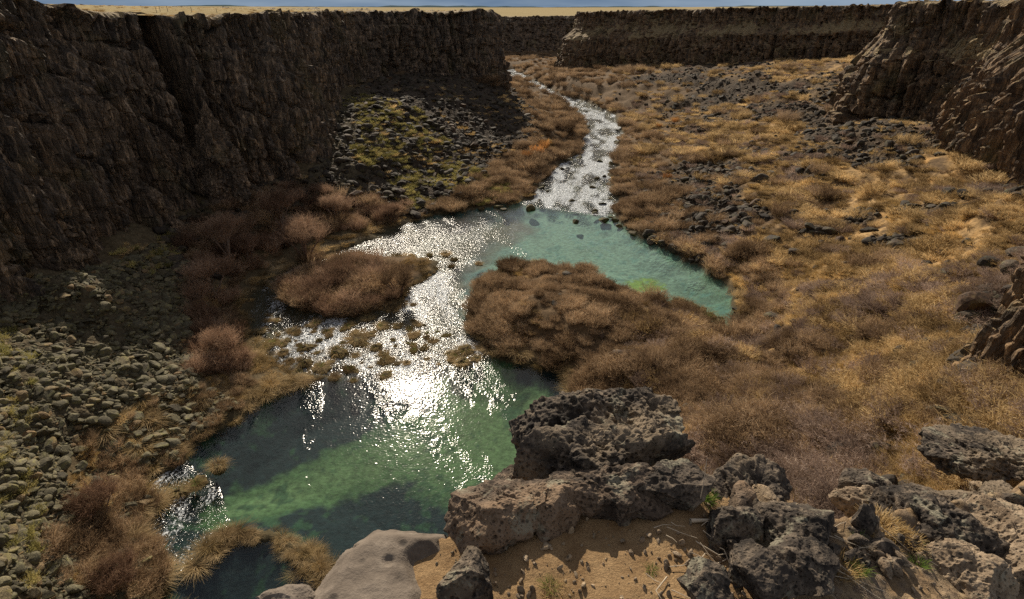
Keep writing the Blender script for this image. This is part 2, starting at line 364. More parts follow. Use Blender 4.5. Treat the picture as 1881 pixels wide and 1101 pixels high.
# under everything: a wide base so that nothing is open from the side
# ------------------------------------------------------------------ water
X, Y = polar(-62, 62, 420, 12, 560, 420); x, y = X.ravel(), Y.ravel(); wd = wdist(x, y)
px, py, _ = proj(x, y, 0*x)
def zone(polyp, soft=14): return sstep(-soft, soft, sdf(px, py, polyp))
r1 = zone(RAP1, 5); r2_ = sstep(-25, 35, sdf(px, py, RAP2)+28*fbm(x*.3, y*.2, seed=67, o=4)); r3 = zone(RAP3, 12)
bn = fbm(x*.2, y*.2, seed=61, o=4); streak = fbm((x+.42*y)*.28, y*.05, seed=62, o=4)
rough = np.clip(r1*.9+r2_*.75+r3*.95, 0, 1)
chop = .11 + .32*sstep(.08, .38, streak+.25*fbm(x*.9, y*.5, seed=63, o=3))
flow = .75+.5*sstep(-.25, .25, fbm(x*.5, y*.16, seed=64, o=3))
chop = chop*(1-rough)+(r1*1.25*flow+(1-r1)*(r2_*.42+(1-r2_)*r3*1.15*flow))*np.clip(rough*1.2, 0, 1)
setk = sstep(-2.5, -0, wd)
keep = wd > -3
q = gridq(420, 420, keep)
V, q, (ch, ra) = compact(np.stack([x, y, 0*x], -1), q, [chop, np.clip((r1*1.0+r2_*(.5+.35*(py > 480))+r3*.7)*(.22+.75*sstep(-.3, .3, fbm(x*.45, y*.15, seed=65, o=4))), 0, 1)])  # foam in the rapids; in the riffle also whitening painted for sun glitter
me = mesh_np('river_water', V, q, smooth=True); setf(me, 'chop', ch); setf(me, 'foam_glitter', ra)
def water_mat():
    s = NT('spring_water'); p = s.pos(); chop = s.attr('chop')['Fac']; foam_glitter = s.attr('foam_glitter')['Fac']
    w1 = s.noise(s.scalev(p, (1, .8, 1)), 1.7, 1, .5, .5); w2 = s.noise(p, 4.2, 0, .5, .3); w3 = s.noise(p, .8, 2, .5, .5); w4 = s.noise(p, 9, 0, .5)
    h = s.math('ADD', s.math('MULTIPLY', w1, .20), s.math('ADD', s.math('MULTIPLY', w2, .12), s.math('ADD', s.math('MULTIPLY', w3, .10), s.math('MULTIPLY', w4, .04))))
    h = s.math('MULTIPLY', h, s.math('POWER', chop, 1.0))
    nrm = s.bump(h, .9, 1)
    gl = s.n('ShaderNodeBsdfGlossy'); gl.inputs['Roughness'].default_value = .085; s.l(nrm, gl.inputs['Normal']); gl.inputs[0].default_value = (1, 1, 1, 1)
    tr = s.n('ShaderNodeBsdfTransparent'); tr.inputs[0].default_value = (.94, 1, .97, 1)
    fr = s.n('ShaderNodeFresnel'); fr.inputs['IOR'].default_value = 1.33; s.l(nrm, fr.inputs['Normal'])
    fac = s.math('MULTIPLY', fr.outputs[0], s.math('SUBTRACT', 1, s.n('ShaderNodeNewGeometry').outputs['Backfacing']))
    m = s.n('ShaderNodeMixShader'); s.l(fac, m.inputs[0]); s.l(tr.outputs[0], m.inputs[1]); s.l(gl.outputs[0], m.inputs[2])
    fo = s.math('ADD', s.math('MULTIPLY', s.noise(s.scalev(p, (1, .6, 1)), 3.0, 5, .8, .8), 1), s.math('MULTIPLY', foam_glitter, .2))
    fm = s.math('MULTIPLY', s.mapr(fo, .60, .72), s.mapr(foam_glitter, .05, .6))
    df = s.n('ShaderNodeBsdfDiffuse'); df.inputs[0].default_value = (.55, .58, .60, 1); s.l(nrm, df.inputs['Normal'])
    m2 = s.n('ShaderNodeMixShader'); s.l(fm, m2.inputs[0]); s.l(m.outputs[0], m2.inputs[1]); s.l(df.outputs[0], m2.inputs[2])
    s.l(m2.outputs[0], s.out.inputs[0]); return s.m
M['water'] = water_mat()
tag(link('river_water', me, M['water']), 'clear spring water running over the canyon floor', kind='structure')
# ------------------------------------------------------------------ cliffs
def resample(path, ds):
    A = np.array(path, float)
    # Catmull-Rom smoothing
    pts = []
    for i in range(len(A)-1):
        p0, p1, p2, p3 = A[max(i-1, 0)], A[i], A[i+1], A[min(i+2, len(A)-1)]
        n = max(2, int(np.hypot(*(p2-p1))/2))
        for t in np.linspace(0, 1, n, endpoint=False):
            pts.append(.5*((2*p1)+(-p0+p2)*t+(2*p0-5*p1+4*p2-p3)*t*t+(-p0+3*p1-3*p2+p3)*t**3))
    pts.append(A[-1]); pts = np.array(pts)
    s = np.concatenate([[0], np.cumsum(np.hypot(*(pts[1:]-pts[:-1]).T))])
    if callable(ds):
        S = [0.]
        while S[-1] < s[-1]:
            k = np.searchsorted(s, S[-1]); k = min(k, len(pts)-1); S.append(S[-1]+ds(*pts[k]))
        S = np.array(S); S[-1] = s[-1]
    else: S = np.linspace(0, s[-1], int(s[-1]/ds)+1)
    x, y = np.interp(S, s, pts[:, 0]), np.interp(S, s, pts[:, 1])
    return S, x, y
def cliff(name, path, side, ztop, zbase, mat, ds, nv, seed, batter=.14, amp=1., terrace=None, slots=(), grassf=None, cap=(.5,1.2,2.4,4.5,8,13), capz=None):
    S, X0, Y0 = resample(path, ds); n = len(S)
    k = 9; xs = np.convolve(np.pad(X0, k, 'edge'), np.ones(2*k+1)/(2*k+1), 'valid'); ys = np.convolve(np.pad(Y0, k, 'edge'), np.ones(2*k+1)/(2*k+1), 'valid')
    tx, ty = np.gradient(xs), np.gradient(ys); L = np.hypot(tx, ty)+1e-9; nx, ny = side*(-ty/L), side*(tx/L)   # outward into the canyon
    zt = ztop(X0, Y0); zb = zbase(X0, Y0)
    v = np.linspace(0, 1, nv)
    SS, VV = np.meshgrid(S, v, indexing='ij'); H = (zt-zb)[:, None]; Z = zb[:, None]+VV*H; D = (1-VV)*H   # depth below the rim
    wx = SS+.45*fbm(SS*.12, Z*.2, seed=seed+9); wz = Z+.8*fbm(SS*.15, Z*.15, seed=seed+8)
    wx = wx + wz*.05; col_ = (_h(np.floor(wx*.55), np.floor(wx*0), np.floor(wz*.07), seed+40)-.5)*2.6 + (_h(np.floor(wx*1.3), np.floor(wx*0), np.floor(wz*.16+np.floor(wx*1.3)*.37), seed+41)-.5)*1.5
    big = fbm(wx*.045, wz*.02, seed=seed, o=3)*4.6 + fbm(wx*.13, wz*.11, seed=seed+50, o=3)*1.3
    a1, a2, ai = voro2(wx*.27, wz*.085, seed+1); b1, b2, bi = voro2(wx*.75, wz*.22, seed+2); c1, c2_, ci = voro2(wx*1.7, wz*.8, seed+3)
    fr1 = np.abs(2*(wx*.55-np.floor(wx*.55))-1); w13 = wx*1.3; fr2 = np.abs(2*(w13-np.floor(w13))-1)
    col_ = col_-1.1*fr1**5-.45*fr2**5
    off = big + col_ + (ai-.5)*2.4 - np.exp(-((a2-a1)/.07)**2)*1.8 + (bi-.5)*.9 - np.exp(-((b2-b1)/.09)**2)*.5 + (ci-.5)*.42 + fbm(wx*.8, wz*.8, seed=seed+4)*.3
    # horizontal flow benches
    for i in range(4):
        hz = (.2+.22*i)+.05*fbm(SS*.03, 0*SS+i, seed=seed+20+i)
        off = off + sstep(.02, -.02, VV-hz)*.4 - np.exp(-((VV-hz)/.008)**2)*.4*sstep(-.2, .3, fbm(SS*.06, 0*SS, seed=seed+30+i))
    off = off*(1-(.4*sstep(.50, .62, VV)*sstep(.95, .85, VV) if grassf is not None else 0))*amp*sstep(-.02, .06, D/np.maximum(H, 1)) + D*batter
    if terrace is not None: off = off + terrace(SS, VV, D, X0, Y0)
    for (s0, w, dep, v0) in slots:
        off = off - dep*np.exp(-((SS-s0+.06*Z)/w)**4)*sstep(v0-.05, v0+.08, VV)
    PX = X0[:, None]+nx[:, None]*off; PY = Y0[:, None]+ny[:, None]*off
    PZ = Z + fbm(SS*.5, Z*.3, seed=seed+5)*.35*sstep(0, .2, 1-VV)
    blk = (_h(np.floor(S*.9), S*0, S*0, seed+60)-.45)*1.3+fbm(S*.2, S*0, seed=seed+61)*1.1
    PZ = PZ+blk[:, None]*sstep(.86, 1, VV)
    rows = [np.stack([PX, PY, PZ], -1)]
    top_off = off[:, -1]
    for c in cap:
        qx = X0+nx*(top_off-c); qy = Y0+ny*(top_off-c)
        zz = (ztop(qx, qy) if capz is None else capz(qx, qy, zt, c)) + (.12+.5*np.abs(fbm(S*.5, S*0+c, seed=seed+6)))*math.exp(-c/4)+blk*math.exp(-c/1.5)
        if c == cap[-1] and capz is None: zz = zz-.8
        rows.append(np.stack([qx, qy, zz], -1)[:, None])
    V = np.concatenate(rows, 1); m = V.shape[1]
    gz = np.ones((n, m)); gz[:, :nv] = grassf(SS, VV, Z) if grassf is not None else 0
    me = mesh_np(name, V.reshape(-1, 3), gridq(n, m) if side > 0 else gridq(n, m)[:, ::-1]); setf(me, 'grassy', gz.ravel()); o = link(name, me, mat)
    return o, S, X0, Y0
def zb_land(off): return lambda x, y: land_raw(x, y)-off
S_, xx, yy = resample(L_RIM, .5)
def ds_cam(k, lo, hi): return lambda x, y: min(hi, max(lo, k*math.hypot(x, y)))
slot_s = float(S_[np.argmin(np.hypot(xx+58, yy-106))]); slot_b = float(S_[np.argmin(np.hypot(xx+44, yy-140))])
print('slot_s', slot_s)
o, *_ = cliff('left_cliff', L_RIM, -1, plat_z, zb_land(3.5), M['cliffL'], ds_cam(.0026, .22, 2.), 120, 100, .10, 1.,
   slots=[(slot_s+1.5, 2.0, 10, .30), (slot_b, 1.0, 3.5, .1), (slot_s-14, 1.2, 3, .4), (slot_b+60, 1.4, 4, .3)])
tag(o, 'shaded brown basalt cliff along the left side of the canyon', kind='structure')
def terr(SS, VV, D, X0, Y0):
    w = np.interp(Y0, [100, 170, 210], [.45, .7, 1.])[:, None]*9*np.clip(.6+.8*fbm(SS*.03, SS*0, seed=301), 0, 1.3)
    up = .80+.05*fbm(SS*.05, SS*0, seed=302)
    return w*sstep(up, .58, VV)+1.2*sstep(.5, .42, VV)
o, *_ = cliff('right_cliff', R_RIM, -1, plat_z, zb_land(4), M['cliffR'], ds_cam(.0026, .25, 2.2), 110, 200, .12, 1., terrace=terr, grassf=lambda SS, VV, Z: sstep(.08, .3, fbm(SS*.07, VV*5, seed=311, o=5, g=.65)+.6*fbm(SS*.5, VV*14, seed=312))*sstep(.52, .62, VV)*sstep(.93, .8, VV))
tag(o, 'basalt cliff with grassy ledges along the right side of the canyon', kind='structure')
o, *_ = cliff('far_cliff', F_RIM, -1, plat_z, lambda x, y: 0*x-2, M['cliffL'], 1.6, 60, 300, .25, 1.1)
tag(o, 'dark basalt cliff closing the far end of the canyon', kind='structure')
o, *_ = cliff('near_cliff', OUT_RIM, -1, lambda x, y: 25.5+.55*np.clip(x-36, 0, 25)+fbm(x*.3, y*.3, seed=77)*.8, lambda x, y: 0*x+11., M['cliffR'], .16, 90, 400, .12, .55,
   cap=(.4,1,2,3.5,6), capz=lambda x, y, zt, c: zt+.35*c)
tag(o, 'tan basalt buttress at the right edge below the rim', kind='structure')
# plateau sheets
def plateau(name, poly, r1, inset, lbl):
    X, Y = polar(-80, 80, 520, 50, r1, 330); x, y = X.ravel(), Y.ravel()
    s = sdf(x, y, poly); keep = s > inset
    z = plat_z(x, y)+.12*fbm(x*1.3, y*1.3, seed=66)
    q = gridq(520, 330, keep); V, q, _ = compact(np.stack([x, y, z], -1), q, [])
    tag(link(name, mesh_np(name, V, q, smooth=True), M['plateau']), lbl, kind='structure')
plateau('left_plateau', L_POLY, 6000, 4, 'dry grass plateau above the left cliff')
plateau('right_plateau', R_POLY, 6000, 4, 'dry grass plateau above the right cliff')
plateau('far_plateau', F_POLY, 9500, 3, 'golden plateau beyond the end of the canyon')
# distant hills
def hills():
    a = np.radians(np.linspace(-70, 70, 400)); r = np.linspace(7000, 12000, 14)
    A, R = np.meshgrid(a, r, indexing='ij'); x = R*np.sin(A); y = R*np.cos(A)
    t = (R-7000)/5000
    z = 30+ sstep(0, .8, t)*(75+40*fbm(A*14, R*.0004, seed=71, o=4)) + 10*fbm(A*60, R*.001, seed=72)*t
    V = np.stack([x, y, z], -1).reshape(-1, 3)
    s = NT('far_hills'); p = s.pos(); n = s.noise(s.scalev(p, (.0012, .004, 1)), 1, 4)
    col = s.mix(s.mapr(n, .45, .6), (.035, .055, .08), (.09, .12, .10)); s.principled(col, 1, None, 0)  # bluish haze and cloud shade put into the hill colour; no air built
    tag(link('distant_hills', mesh_np('distant_hills', V, gridq(400, 14), smooth=True), s.m), 'low dark blue hills on the horizon', kind='structure')
hills()
# ------------------------------------------------------------------ rocks
def ico(sub):
    bm = bmesh.new(); bmesh.ops.create_icosphere(bm, subdivisions=sub, radius=1)
    V = np.array([v.co[:] for v in bm.verts]); F = np.array([[v.index for v in f.verts] for f in bm.faces]); bm.free(); return V, F
ICO = {k: ico(k) for k in (3, 4, 7)}
def rock_shape(sub, seed, dims=(1, .8, .6), planes=14, hard=.8, rough=.06, flat_bottom=0):
    r = np.random.default_rng(seed); d, F = ICO[sub]
    N = r.normal(size=(planes, 3)); N /= np.linalg.norm(N, axis=1)[:, None]; h = r.uniform(.62, 1., planes)
    dot = d@N.T; rr = np.where(dot > .05, h/np.maximum(dot, .05), 9).min(1); rr = np.minimum(rr, 1.25)
    R = rr*hard+(1-hard)
    V = d*R[:, None]; V = V*np.array(dims)
    nn = fbm(V[:, 0]*2.3+seed, V[:, 1]*2.3, V[:, 2]*2.3, seed=seed, o=4)
    return V + d*(nn*rough)[:, None], F
V, F = rock_shape(7, 61, (2.6, 2.4, 9.5), 12, .85, .7); d_ = ICO[7][0]
V = V+d_*((voro2((V[:, 0]+V[:, 1])*.6, V[:, 2]*.2, 9)[2]-.5)*.9)[:, None]+d_*(fbm(V[:, 0], V[:, 1], V[:, 2]*.5, seed=62)*.7)[:, None]
V[:, :2] *= (1+.35*sstep(4, -9, V[:, 2]))[:, None]
me = mesh_np('rock_pillar', V, None, F); setf(me, 'grassy', np.zeros(len(V))); o = link('rock_pillar', me, M['cliffL']); c = PT(402, 292, 101); o.location = c
tag(o, 'freestanding basalt pillar in front of the dark cleft of the left cliff', 'rock pillar')
def rock_mesh(name, seed, mat, **kw):
    V, F = rock_shape(3, seed, **kw); me = mesh_np(name, V, None, F, smooth=False); me.materials.append(mat); return me
boul = {k: [rock_mesh('boulder', i*13+hash_, M[k], dims=(1, .65+.3*((i*37) % 10)/10, .5+.3*((i*53) % 10)/10), planes=6+i % 4, hard=1.0, rough=.02) for i in range(7)]
        for k, hash_ in (('scree', 1), ('lava', 2), ('tanrock', 3), ('wet', 4))}
# ------------------------------------------------------------------ plants
def strands(n, seed, H=1., base=.3, tilt=(5, 55), droop=.2, width=.012, twigs=0, tl=.3, seg=3, rmax=None, jitter=.06):
    r = np.random.default_rng(seed)
    az = r.uniform(0, 2*PI, n); rb = base*np.sqrt(r.uniform(0, 1, n))
    az2 = az + r.normal(0, .5, n); ti = np.radians(r.uniform(tilt[0], tilt[1], n))*(.35+.65*rb/max(base, 1e-6))
    L = H*r.uniform(.6, 1.05, n)
    B = np.stack([rb*np.cos(az), rb*np.sin(az), np.zeros(n)], -1); Dh = np.stack([np.cos(az2), np.sin(az2), 0*az2], -1)
    up = np.array([0, 0, 1.]); ts = np.linspace(0, 1, seg+1)
    def pt(i, t):
        t = np.asarray(t)[..., None]
        return B[i]+Dh[i]*(np.sin(ti[i])*L[i])[..., None]*t+Dh[i]*(droop*L[i])[..., None]*t**2+up*((np.cos(ti[i])*L[i])[..., None]*t-(droop*.8*L[i])[..., None]*t**2)
    i0 = np.arange(n); V = []; Q = []
    wa = r.uniform(0, 2*PI, n); Wv = np.stack([np.cos(wa), np.sin(wa), 0*wa], -1)*width
    J = r.normal(0, jitter*H, (n, 3))
    for k, t in enumerate(ts):
        p = pt(i0, np.full(n, t))+J*math.sin(t*PI*.8)
        w = Wv*(1.0-.75*t); V += [p-w, p+w]
    nv = 2*(seg+1); V = np.stack(V, 1).reshape(-1, 3)
    for k in range(seg):
        b = i0*nv+2*k; Q.append(np.stack([b, b+1, b+3, b+2], -1))
    Q = np.concatenate(Q); T = np.zeros((0, 3), int)
    if twigs:
        m = n*twigs; it = np.repeat(i0, twigs); t = r.uniform(.25, 1, m); p = pt(it, t)
        d = r.normal(0, 1, (m, 3)); d[:, 2] = np.abs(d[:, 2])*.8+.25; d += Dh[it]*.5; d /= np.linalg.norm(d, axis=1)[:, None]
        l = tl*H*r.uniform(.5, 1.2, m)[:, None]; sv = np.cross(d, r.normal(0, 1, (m, 3))); sv /= np.linalg.norm(sv, axis=1)[:, None]+1e-9
        VT = np.stack([p-sv*width*.8, p+sv*width*.8, p+d*l], 1).reshape(-1, 3); o = len(V)
        T = np.arange(m*3).reshape(-1, 3)+o; V = np.concatenate([V, VT])
    return V, Q, T
def plant_mesh(name, mat, *a, **kw):
    V, Q, T = strands(*a, **kw)
    if kw.get('twigs'):          # a few thick, longer limbs that stand out of the mass
        k2 = dict(kw); k2['width'] = kw['width']*2.4; k2['H'] = kw['H']*1.12; k2['twigs'] = 0
        V2, Q2, _ = strands(14, a[1]+500, **k2); Q = np.concatenate([Q, Q2+len(V)]); V = np.concatenate([V, V2])
    me = mesh_np(name, V, Q, T); me.materials.append(mat); return me
# unit = 1 m radius / height about 1, scaled when placed
PL = {
 'willow': [plant_mesh('willow_shrub', M['willow'], 190, 10+i, H=1.15, base=.75, tilt=(0, 45), droop=.12, width=.014, twigs=5, tl=.32) for i in range(5)],
 'redwillow': [plant_mesh('red_willow', M['redwillow'], 200, 20+i, H=1.4, base=.45, tilt=(0, 48), droop=.06, width=.010, twigs=7, tl=.22) for i in range(4)],
 'brush': [plant_mesh('brush_shrub', M['brush'], 150, 30+i, H=.8, base=.55, tilt=(5, 75), droop=.12, width=.014, twigs=7, tl=.26) for i in range(5)],
 'purple': [plant_mesh('bare_shrub', M['purple'], 150, 40+i, H=.8, base=.6, tilt=(5, 65), droop=.1, width=.012, twigs=7, tl=.25) for i in range(4)],
 'sage': [plant_mesh('sagebrush', M['sage'], 110, 50+i, H=.75, base=.5, tilt=(5, 75), droop=.08, width=.02, twigs=7, tl=.24) for i in range(4)],
 'orange': [plant_mesh('orange_shrub', M['orange'], 140, 60+i, H=1.2, base=.5, tilt=(0, 40), droop=.08, width=.016, twigs=6, tl=.25) for i in range(2)],
 'grass': [plant_mesh('grass_tuft', M['grass'], 260, 70+i, H=.55, base=.8, tilt=(5, 60), droop=.3, width=.02, seg=2) for i in range(4)],
 'sedge': [plant_mesh('sedge_clump', M['sedge'], 260, 80+i, H=1.1, base=.4, tilt=(15, 75), droop=.55, width=.016, seg=4) for i in range(4)],
 'green': [plant_mesh('green_tuft', M['green'], 90, 90+i, H=.6, base=.3, tilt=(5, 70), droop=.3, width=.016, seg=3) for i in range(2)],
}
# ------------------------------------------------------------------ scattering
def visible(px, py):
    return (px > -40) & (px < 1920) & (py > 0) & (py < np.interp(px, [540,600,690,820,850,950,1040,1220,1290,1380,1520,1750,1900], [1101,1020,965,965,890,780,705,780,870,860,940,900,850]))
src_cols = {}
def gn_scatter(name, coll, pts, rot, scl, label):
    me = bpy.data.meshes.new(name); me.vertices.add(len(pts)); me.vertices.foreach_set('co', np.asarray(pts, np.float32).ravel())
    for nm, v in (('rot', rot), ('scl', scl)):
        a = me.attributes.new(nm, 'FLOAT_VECTOR', 'POINT'); a.data.foreach_set('vector', np.asarray(v, np.float32).ravel())
    o = link(name, me); tag(o, label, kind='stuff')
    g = bpy.data.node_groups.new(name, 'GeometryNodeTree')
    g.interface.new_socket('Geometry', in_out='INPUT', socket_type='NodeSocketGeometry'); g.interface.new_socket('Geometry', in_out='OUTPUT', socket_type='NodeSocketGeometry')
    N = g.nodes.new; gi, go = N('NodeGroupInput'), N('NodeGroupOutput'); m2p = N('GeometryNodeMeshToPoints'); ip = N('GeometryNodeInstanceOnPoints'); ci = N('GeometryNodeCollectionInfo')
    ci.inputs['Collection'].default_value = coll; ci.inputs['Separate Children'].default_value = True; ci.inputs['Reset Children'].default_value = True
    ip.inputs['Pick Instance'].default_value = True
    ra = N('GeometryNodeInputNamedAttribute'); ra.data_type = 'FLOAT_VECTOR'; ra.inputs['Name'].default_value = 'rot'
    sa = N('GeometryNodeInputNamedAttribute'); sa.data_type = 'FLOAT_VECTOR'; sa.inputs['Name'].default_value = 'scl'
    e2r = N('FunctionNodeEulerToRotation')
    L = g.links.new; L(gi.outputs[0], m2p.inputs[0]); L(m2p.outputs[0], ip.inputs['Points']); L(ci.outputs[0], ip.inputs['Instance'])
    L(ra.outputs[0], e2r.inputs[0]); L(e2r.outputs[0], ip.inputs['Rotation']); L(sa.outputs[0], ip.inputs['Scale']); L(ip.outputs[0], go.inputs[0])
    md = o.modifiers.new('scatter', 'NODES'); md.node_group = g
def place(kindname, meshes, x, y, z, s, sz, cat, regions, limit, stuffname, stufflabel, tiltmax=.12, minpx=5, full_rot=False):
    """largest-in-view become objects of their own, the rest one stuff object"""
    n = len(x); px, py, d = proj(x, y, z+.4*s)
    if full_rot: rot = rng.uniform(0, 2*PI, (n, 3))
    else: rot = np.stack([rng.uniform(-tiltmax, tiltmax, n), rng.uniform(-tiltmax, tiltmax, n), rng.uniform(0, 2*PI, n)], -1)
    scl = np.stack([s*rng.uniform(.85, 1.2, n), s*rng.uniform(.85, 1.2, n), sz], -1)
    app = s*FPX/d*np.where(visible(px, py), 1, 0)
    order = np.argsort(-app); big = order[:limit]; big = big[app[big] > minpx]
    coll = bpy.data.collections.new('sources_'+kindname)
    for k, i in enumerate(big):
        o = link(kindname, meshes[k % len(meshes)]); o.location = (x[i], y[i], z[i]); o.rotation_euler = rot[i]; o.scale = scl[i]
        for cond, lab, grp in regions:
            if cond(px[i], py[i]): tag(o, lab, cat, grp); break
        if k < len(meshes): coll.objects.link(o)
    rest = np.setdiff1d(np.arange(n), big)
    if len(rest): gn_scatter(stuffname, coll, np.stack([x, y, z], -1)[rest], rot[rest], scl[rest], stufflabel)
    print(kindname, n, len(big))
def sample(n, a0, a1, r0, r1, seed, pw=1.):
    """random points on the valley floor in a wedge (degrees, metres), denser per square metre nearer by"""
    r = np.random.default_rng(seed); a = np.radians(r.uniform(a0, a1, n)); u = r.uniform(0, 1, n)
    R = np.exp(np.log(r0)+(np.log(r1)-np.log(r0))*u) if pw == 1 else (r0**(2-pw*1.)+(r1**(2-pw)-r0**(2-pw))*u)**(1/(2-pw))
    return R*np.sin(a), R*np.cos(a)
def free(x, y, m=-1.):
    pin = np.maximum.reduce([sdf(x, y, L_POLY), sdf(x, y, R_POLY), sdf(x, y, F_POLY)])
    return pin < m
def ground(x, y):
    z = land_z(x, y); px, py, d = proj(x, y, z); return z, px, py, d
ANY = lambda a, b: True
BROWN = [(850,470),(1000,455),(1130,480),(1200,545),(1340,600),(1400,500),(1330,520),(1180,440),(1110,380),(1110,240),(1250,250),(1330,330),(1350,420),(1450,520),(1480,640),(1600,760),(1640,900),(1500,960),(1200,900),(1000,720),(860,640)]
LEFTW = [(330,430),(480,340),(560,345),(640,360),(760,380),(740,405),(620,430),(545,450),(470,500),(425,560),(450,640),(450,690),(350,690),(360,560)]
ISLP = [(520,530),(570,475),(650,475),(730,500),(730,545),(690,572),(600,585),(545,570)]
BANKL = [(930,150),(1070,200),(1075,285),(985,335),(975,365),(850,385),(760,400),(840,350),(900,310),(980,235),(960,190)]
# --- 1. willows and reeds (brown)
x, y = sample(62000, -50, 50, 18, 640, 1); z, px, py, d = ground(x, y); wd = wdist(x, y)
nz = fbm(x*.07, y*.07, seed=41); n_small = fbm(x*.25, y*.25, seed=42)
inb = inpoly(px, py, BROWN); lw = inpoly(px, py, LEFTW); isl = inpoly(px, py, ISLP); bl = inpoly(px, py, BANKL)
rk = rocky_mask(x, y, z)
bank = (wd > -7) & (py < 420) & (px > 880)
far = (py < 330) & (px > 1080)
pr = np.where(inb, .20+.42*sstep(-.15, .2, n_small), 0)+np.where(isl, .9, 0)+np.where(bl, .5, 0)+np.where(bank, .35, 0)+np.where(lw, .25, 0)+np.where(inpoly(px, py, [(140,800),(330,690),(470,700),(440,780),(350,830),(340,860),(330,930),(270,900),(300,1000),(280,1110),(0,1110),(0,1050),(150,960),(200,900),(150,860)]), .22, 0)
pr = pr+np.where((px > 1100) & (n_small > .22), .22, 0)
pr = pr+np.where((py < 160) & (px > 880) & (px < 1200), .6, 0)
pr = pr*np.clip(1-rk*1.1, 0, 1)*np.where(far, .6, 1)
ok = (rng.uniform(0, 1, len(x)) < pr) & (wd < -.3) & free(x, y) & (y > 16)
xi, yi, zi, wdi, pxi = x[ok], y[ok], z[ok], wd[ok], px[ok]
s = rng.uniform(.8, 1.5, len(xi))*np.clip(np.hypot(xi, yi)/90, .75, 2.5)**.5*np.clip(.95+1.1*fbm(xi*.22, yi*.22, seed=44), .35, 1.7)*np.where(inpoly(px[ok], py[ok], ISLP), 1.15, 1)
regW = [(lambda a, b: a < 860 and b > 440, 'reddish brown bare willow shrub on the small island left of the riffle', 'willow shrubs on the small left island'),
        (lambda a, b: a < 1160 and b > 440, 'dense brown willow shrub on the rounded spit between the two pools', 'willow shrubs on the spit between the pools'),
        (lambda a, b: a < 1100 and b <= 440, 'brown shrub on the left bank beside the rapids', 'brown shrubs along the left bank of the rapids'),
        (lambda a, b: b <= 540, 'brown bare shrub on the right bank of the stream', 'brown shrubs along the right bank'),
        (ANY, 'purplish brown shrub in the thicket on the slope right of the near pool', 'brown shrubs in the thicket right of the near pool')]
place('willow_shrub', PL['willow'], xi, yi, zi-.1, s, s*rng.uniform(.75, 1.1, len(s)), 'shrub', regW, 300, 'willow_thicket', 'mass of brown bare willow brush covering the banks')
# --- 2. golden brush domes on the right
x, y = sample(50000, 2, 52, 18, 400, 2); z, px, py, d = ground(x, y); wd = wdist(x, y); rk = rocky_mask(x, y, z)
inb = inpoly(px, py, BROWN); n1 = fbm(x*.1, y*.1, seed=45)
pr = np.where(inb, .10+.12*(n1 > .1), .22+.2*(n1 > 0))*np.clip(1-rk*1.05, 0, 1)*sstep(1090, 1180, px)
ok = (rng.uniform(0, 1, len(x)) < pr) & (wd < -1) & free(x, y) & (y > 16)
xi, yi, zi = x[ok], y[ok], z[ok]; s = (.5+1.5*rng.uniform(0, 1, len(xi))**2)*np.clip(np.hypot(xi, yi)/90, .7, 2.)**.5*np.clip(.95+1.1*fbm(xi*.3, yi*.3, seed=49), .4, 1.7)
regB = [(lambda a, b: b < 240, 'dry tan shrub on the far slope below the right cliff', 'tan shrubs on the far slope'),
        (lambda a, b: b < 520, 'rounded golden brown dry shrub on the open slope below the right cliff', 'golden shrubs on the open right slope'),
        (ANY, 'golden dry shrub on the near right slope above the foreground rocks', 'golden shrubs on the near right slope')]
place('brush_shrub', PL['brush'], xi, yi, zi-.08, s, s*rng.uniform(.7, 1.0, len(s)), 'shrub', regB, 300, 'dry_brush', 'mass of golden dry brush covering the right slope')
# --- 3. grey-purple bare shrubs
x, y = sample(14000, 4, 52, 25, 400, 3); z, px, py, d = ground(x, y); wd = wdist(x, y)
n1 = fbm(x*.06, y*.06, seed=46); pr = np.where(n1 > .12, .5, .05)
ok = (rng.uniform(0, 1, len(x)) < pr) & (wd < -2) & free(x, y) & (y > 18) & (px > 1130)
xi, yi, zi = x[ok], y[ok], z[ok]; s = rng.uniform(.9, 2.2, len(xi))
regP = [(lambda a, b: b < 300, 'mauve grey leafless shrub among the dark rocks below the right cliff', 'mauve grey shrubs below the right cliff'),
        (ANY, 'mauve grey leafless shrub among golden brush on the right slope', 'mauve grey shrubs on the right slope')]
place('bare_shrub', PL['purple'], xi, yi, zi-.1, s, s*.8, 'shrub', regP, 200, 'bare_brush', 'mauve grey leafless brush scattered over the right slope')
# --- 4. grass tufts (golden)
x, y = sample(60000, 2, 52, 16, 330, 4); z, px, py, d = ground(x, y); wd = wdist(x, y); rk = rocky_mask(x, y, z)
ok = (rng.uniform(0, 1, len(x)) < .5*sstep(-.1, .2, fbm(x*.2, y*.2, seed=51))*np.clip(1-rk, 0, 1)*sstep(1130, 1300, px)*np.where(inpoly(px, py, BROWN), .25, 1)) & (wd < -1.5) & free(x, y) & (y > 16)
x2, y2 = sample(16000, -50, 4, 16, 250, 14); z2, px2, py2, _ = ground(x2, y2); wd2 = wdist(x2, y2)
ok2 = (wd2 < -.5) & free(x2, y2) & (fbm(x2*.12, y2*.12, seed=47) > 0) & (y2 > 14) & ~inpoly(px2, py2, SC1) & ~inpoly(px2, py2, SHADE) & (rng.uniform(0, 1, len(x2)) < .5)
xi, yi, zi = np.r_[x[ok], x2[ok2]], np.r_[y[ok], y2[ok2]], np.r_[z[ok], z2[ok2]]
s = rng.uniform(.5, 1.2, len(xi))*np.clip(np.hypot(xi, yi)/80, .5, 2.2)**.6
coll_src = bpy.data.collections.new('sources_grass')
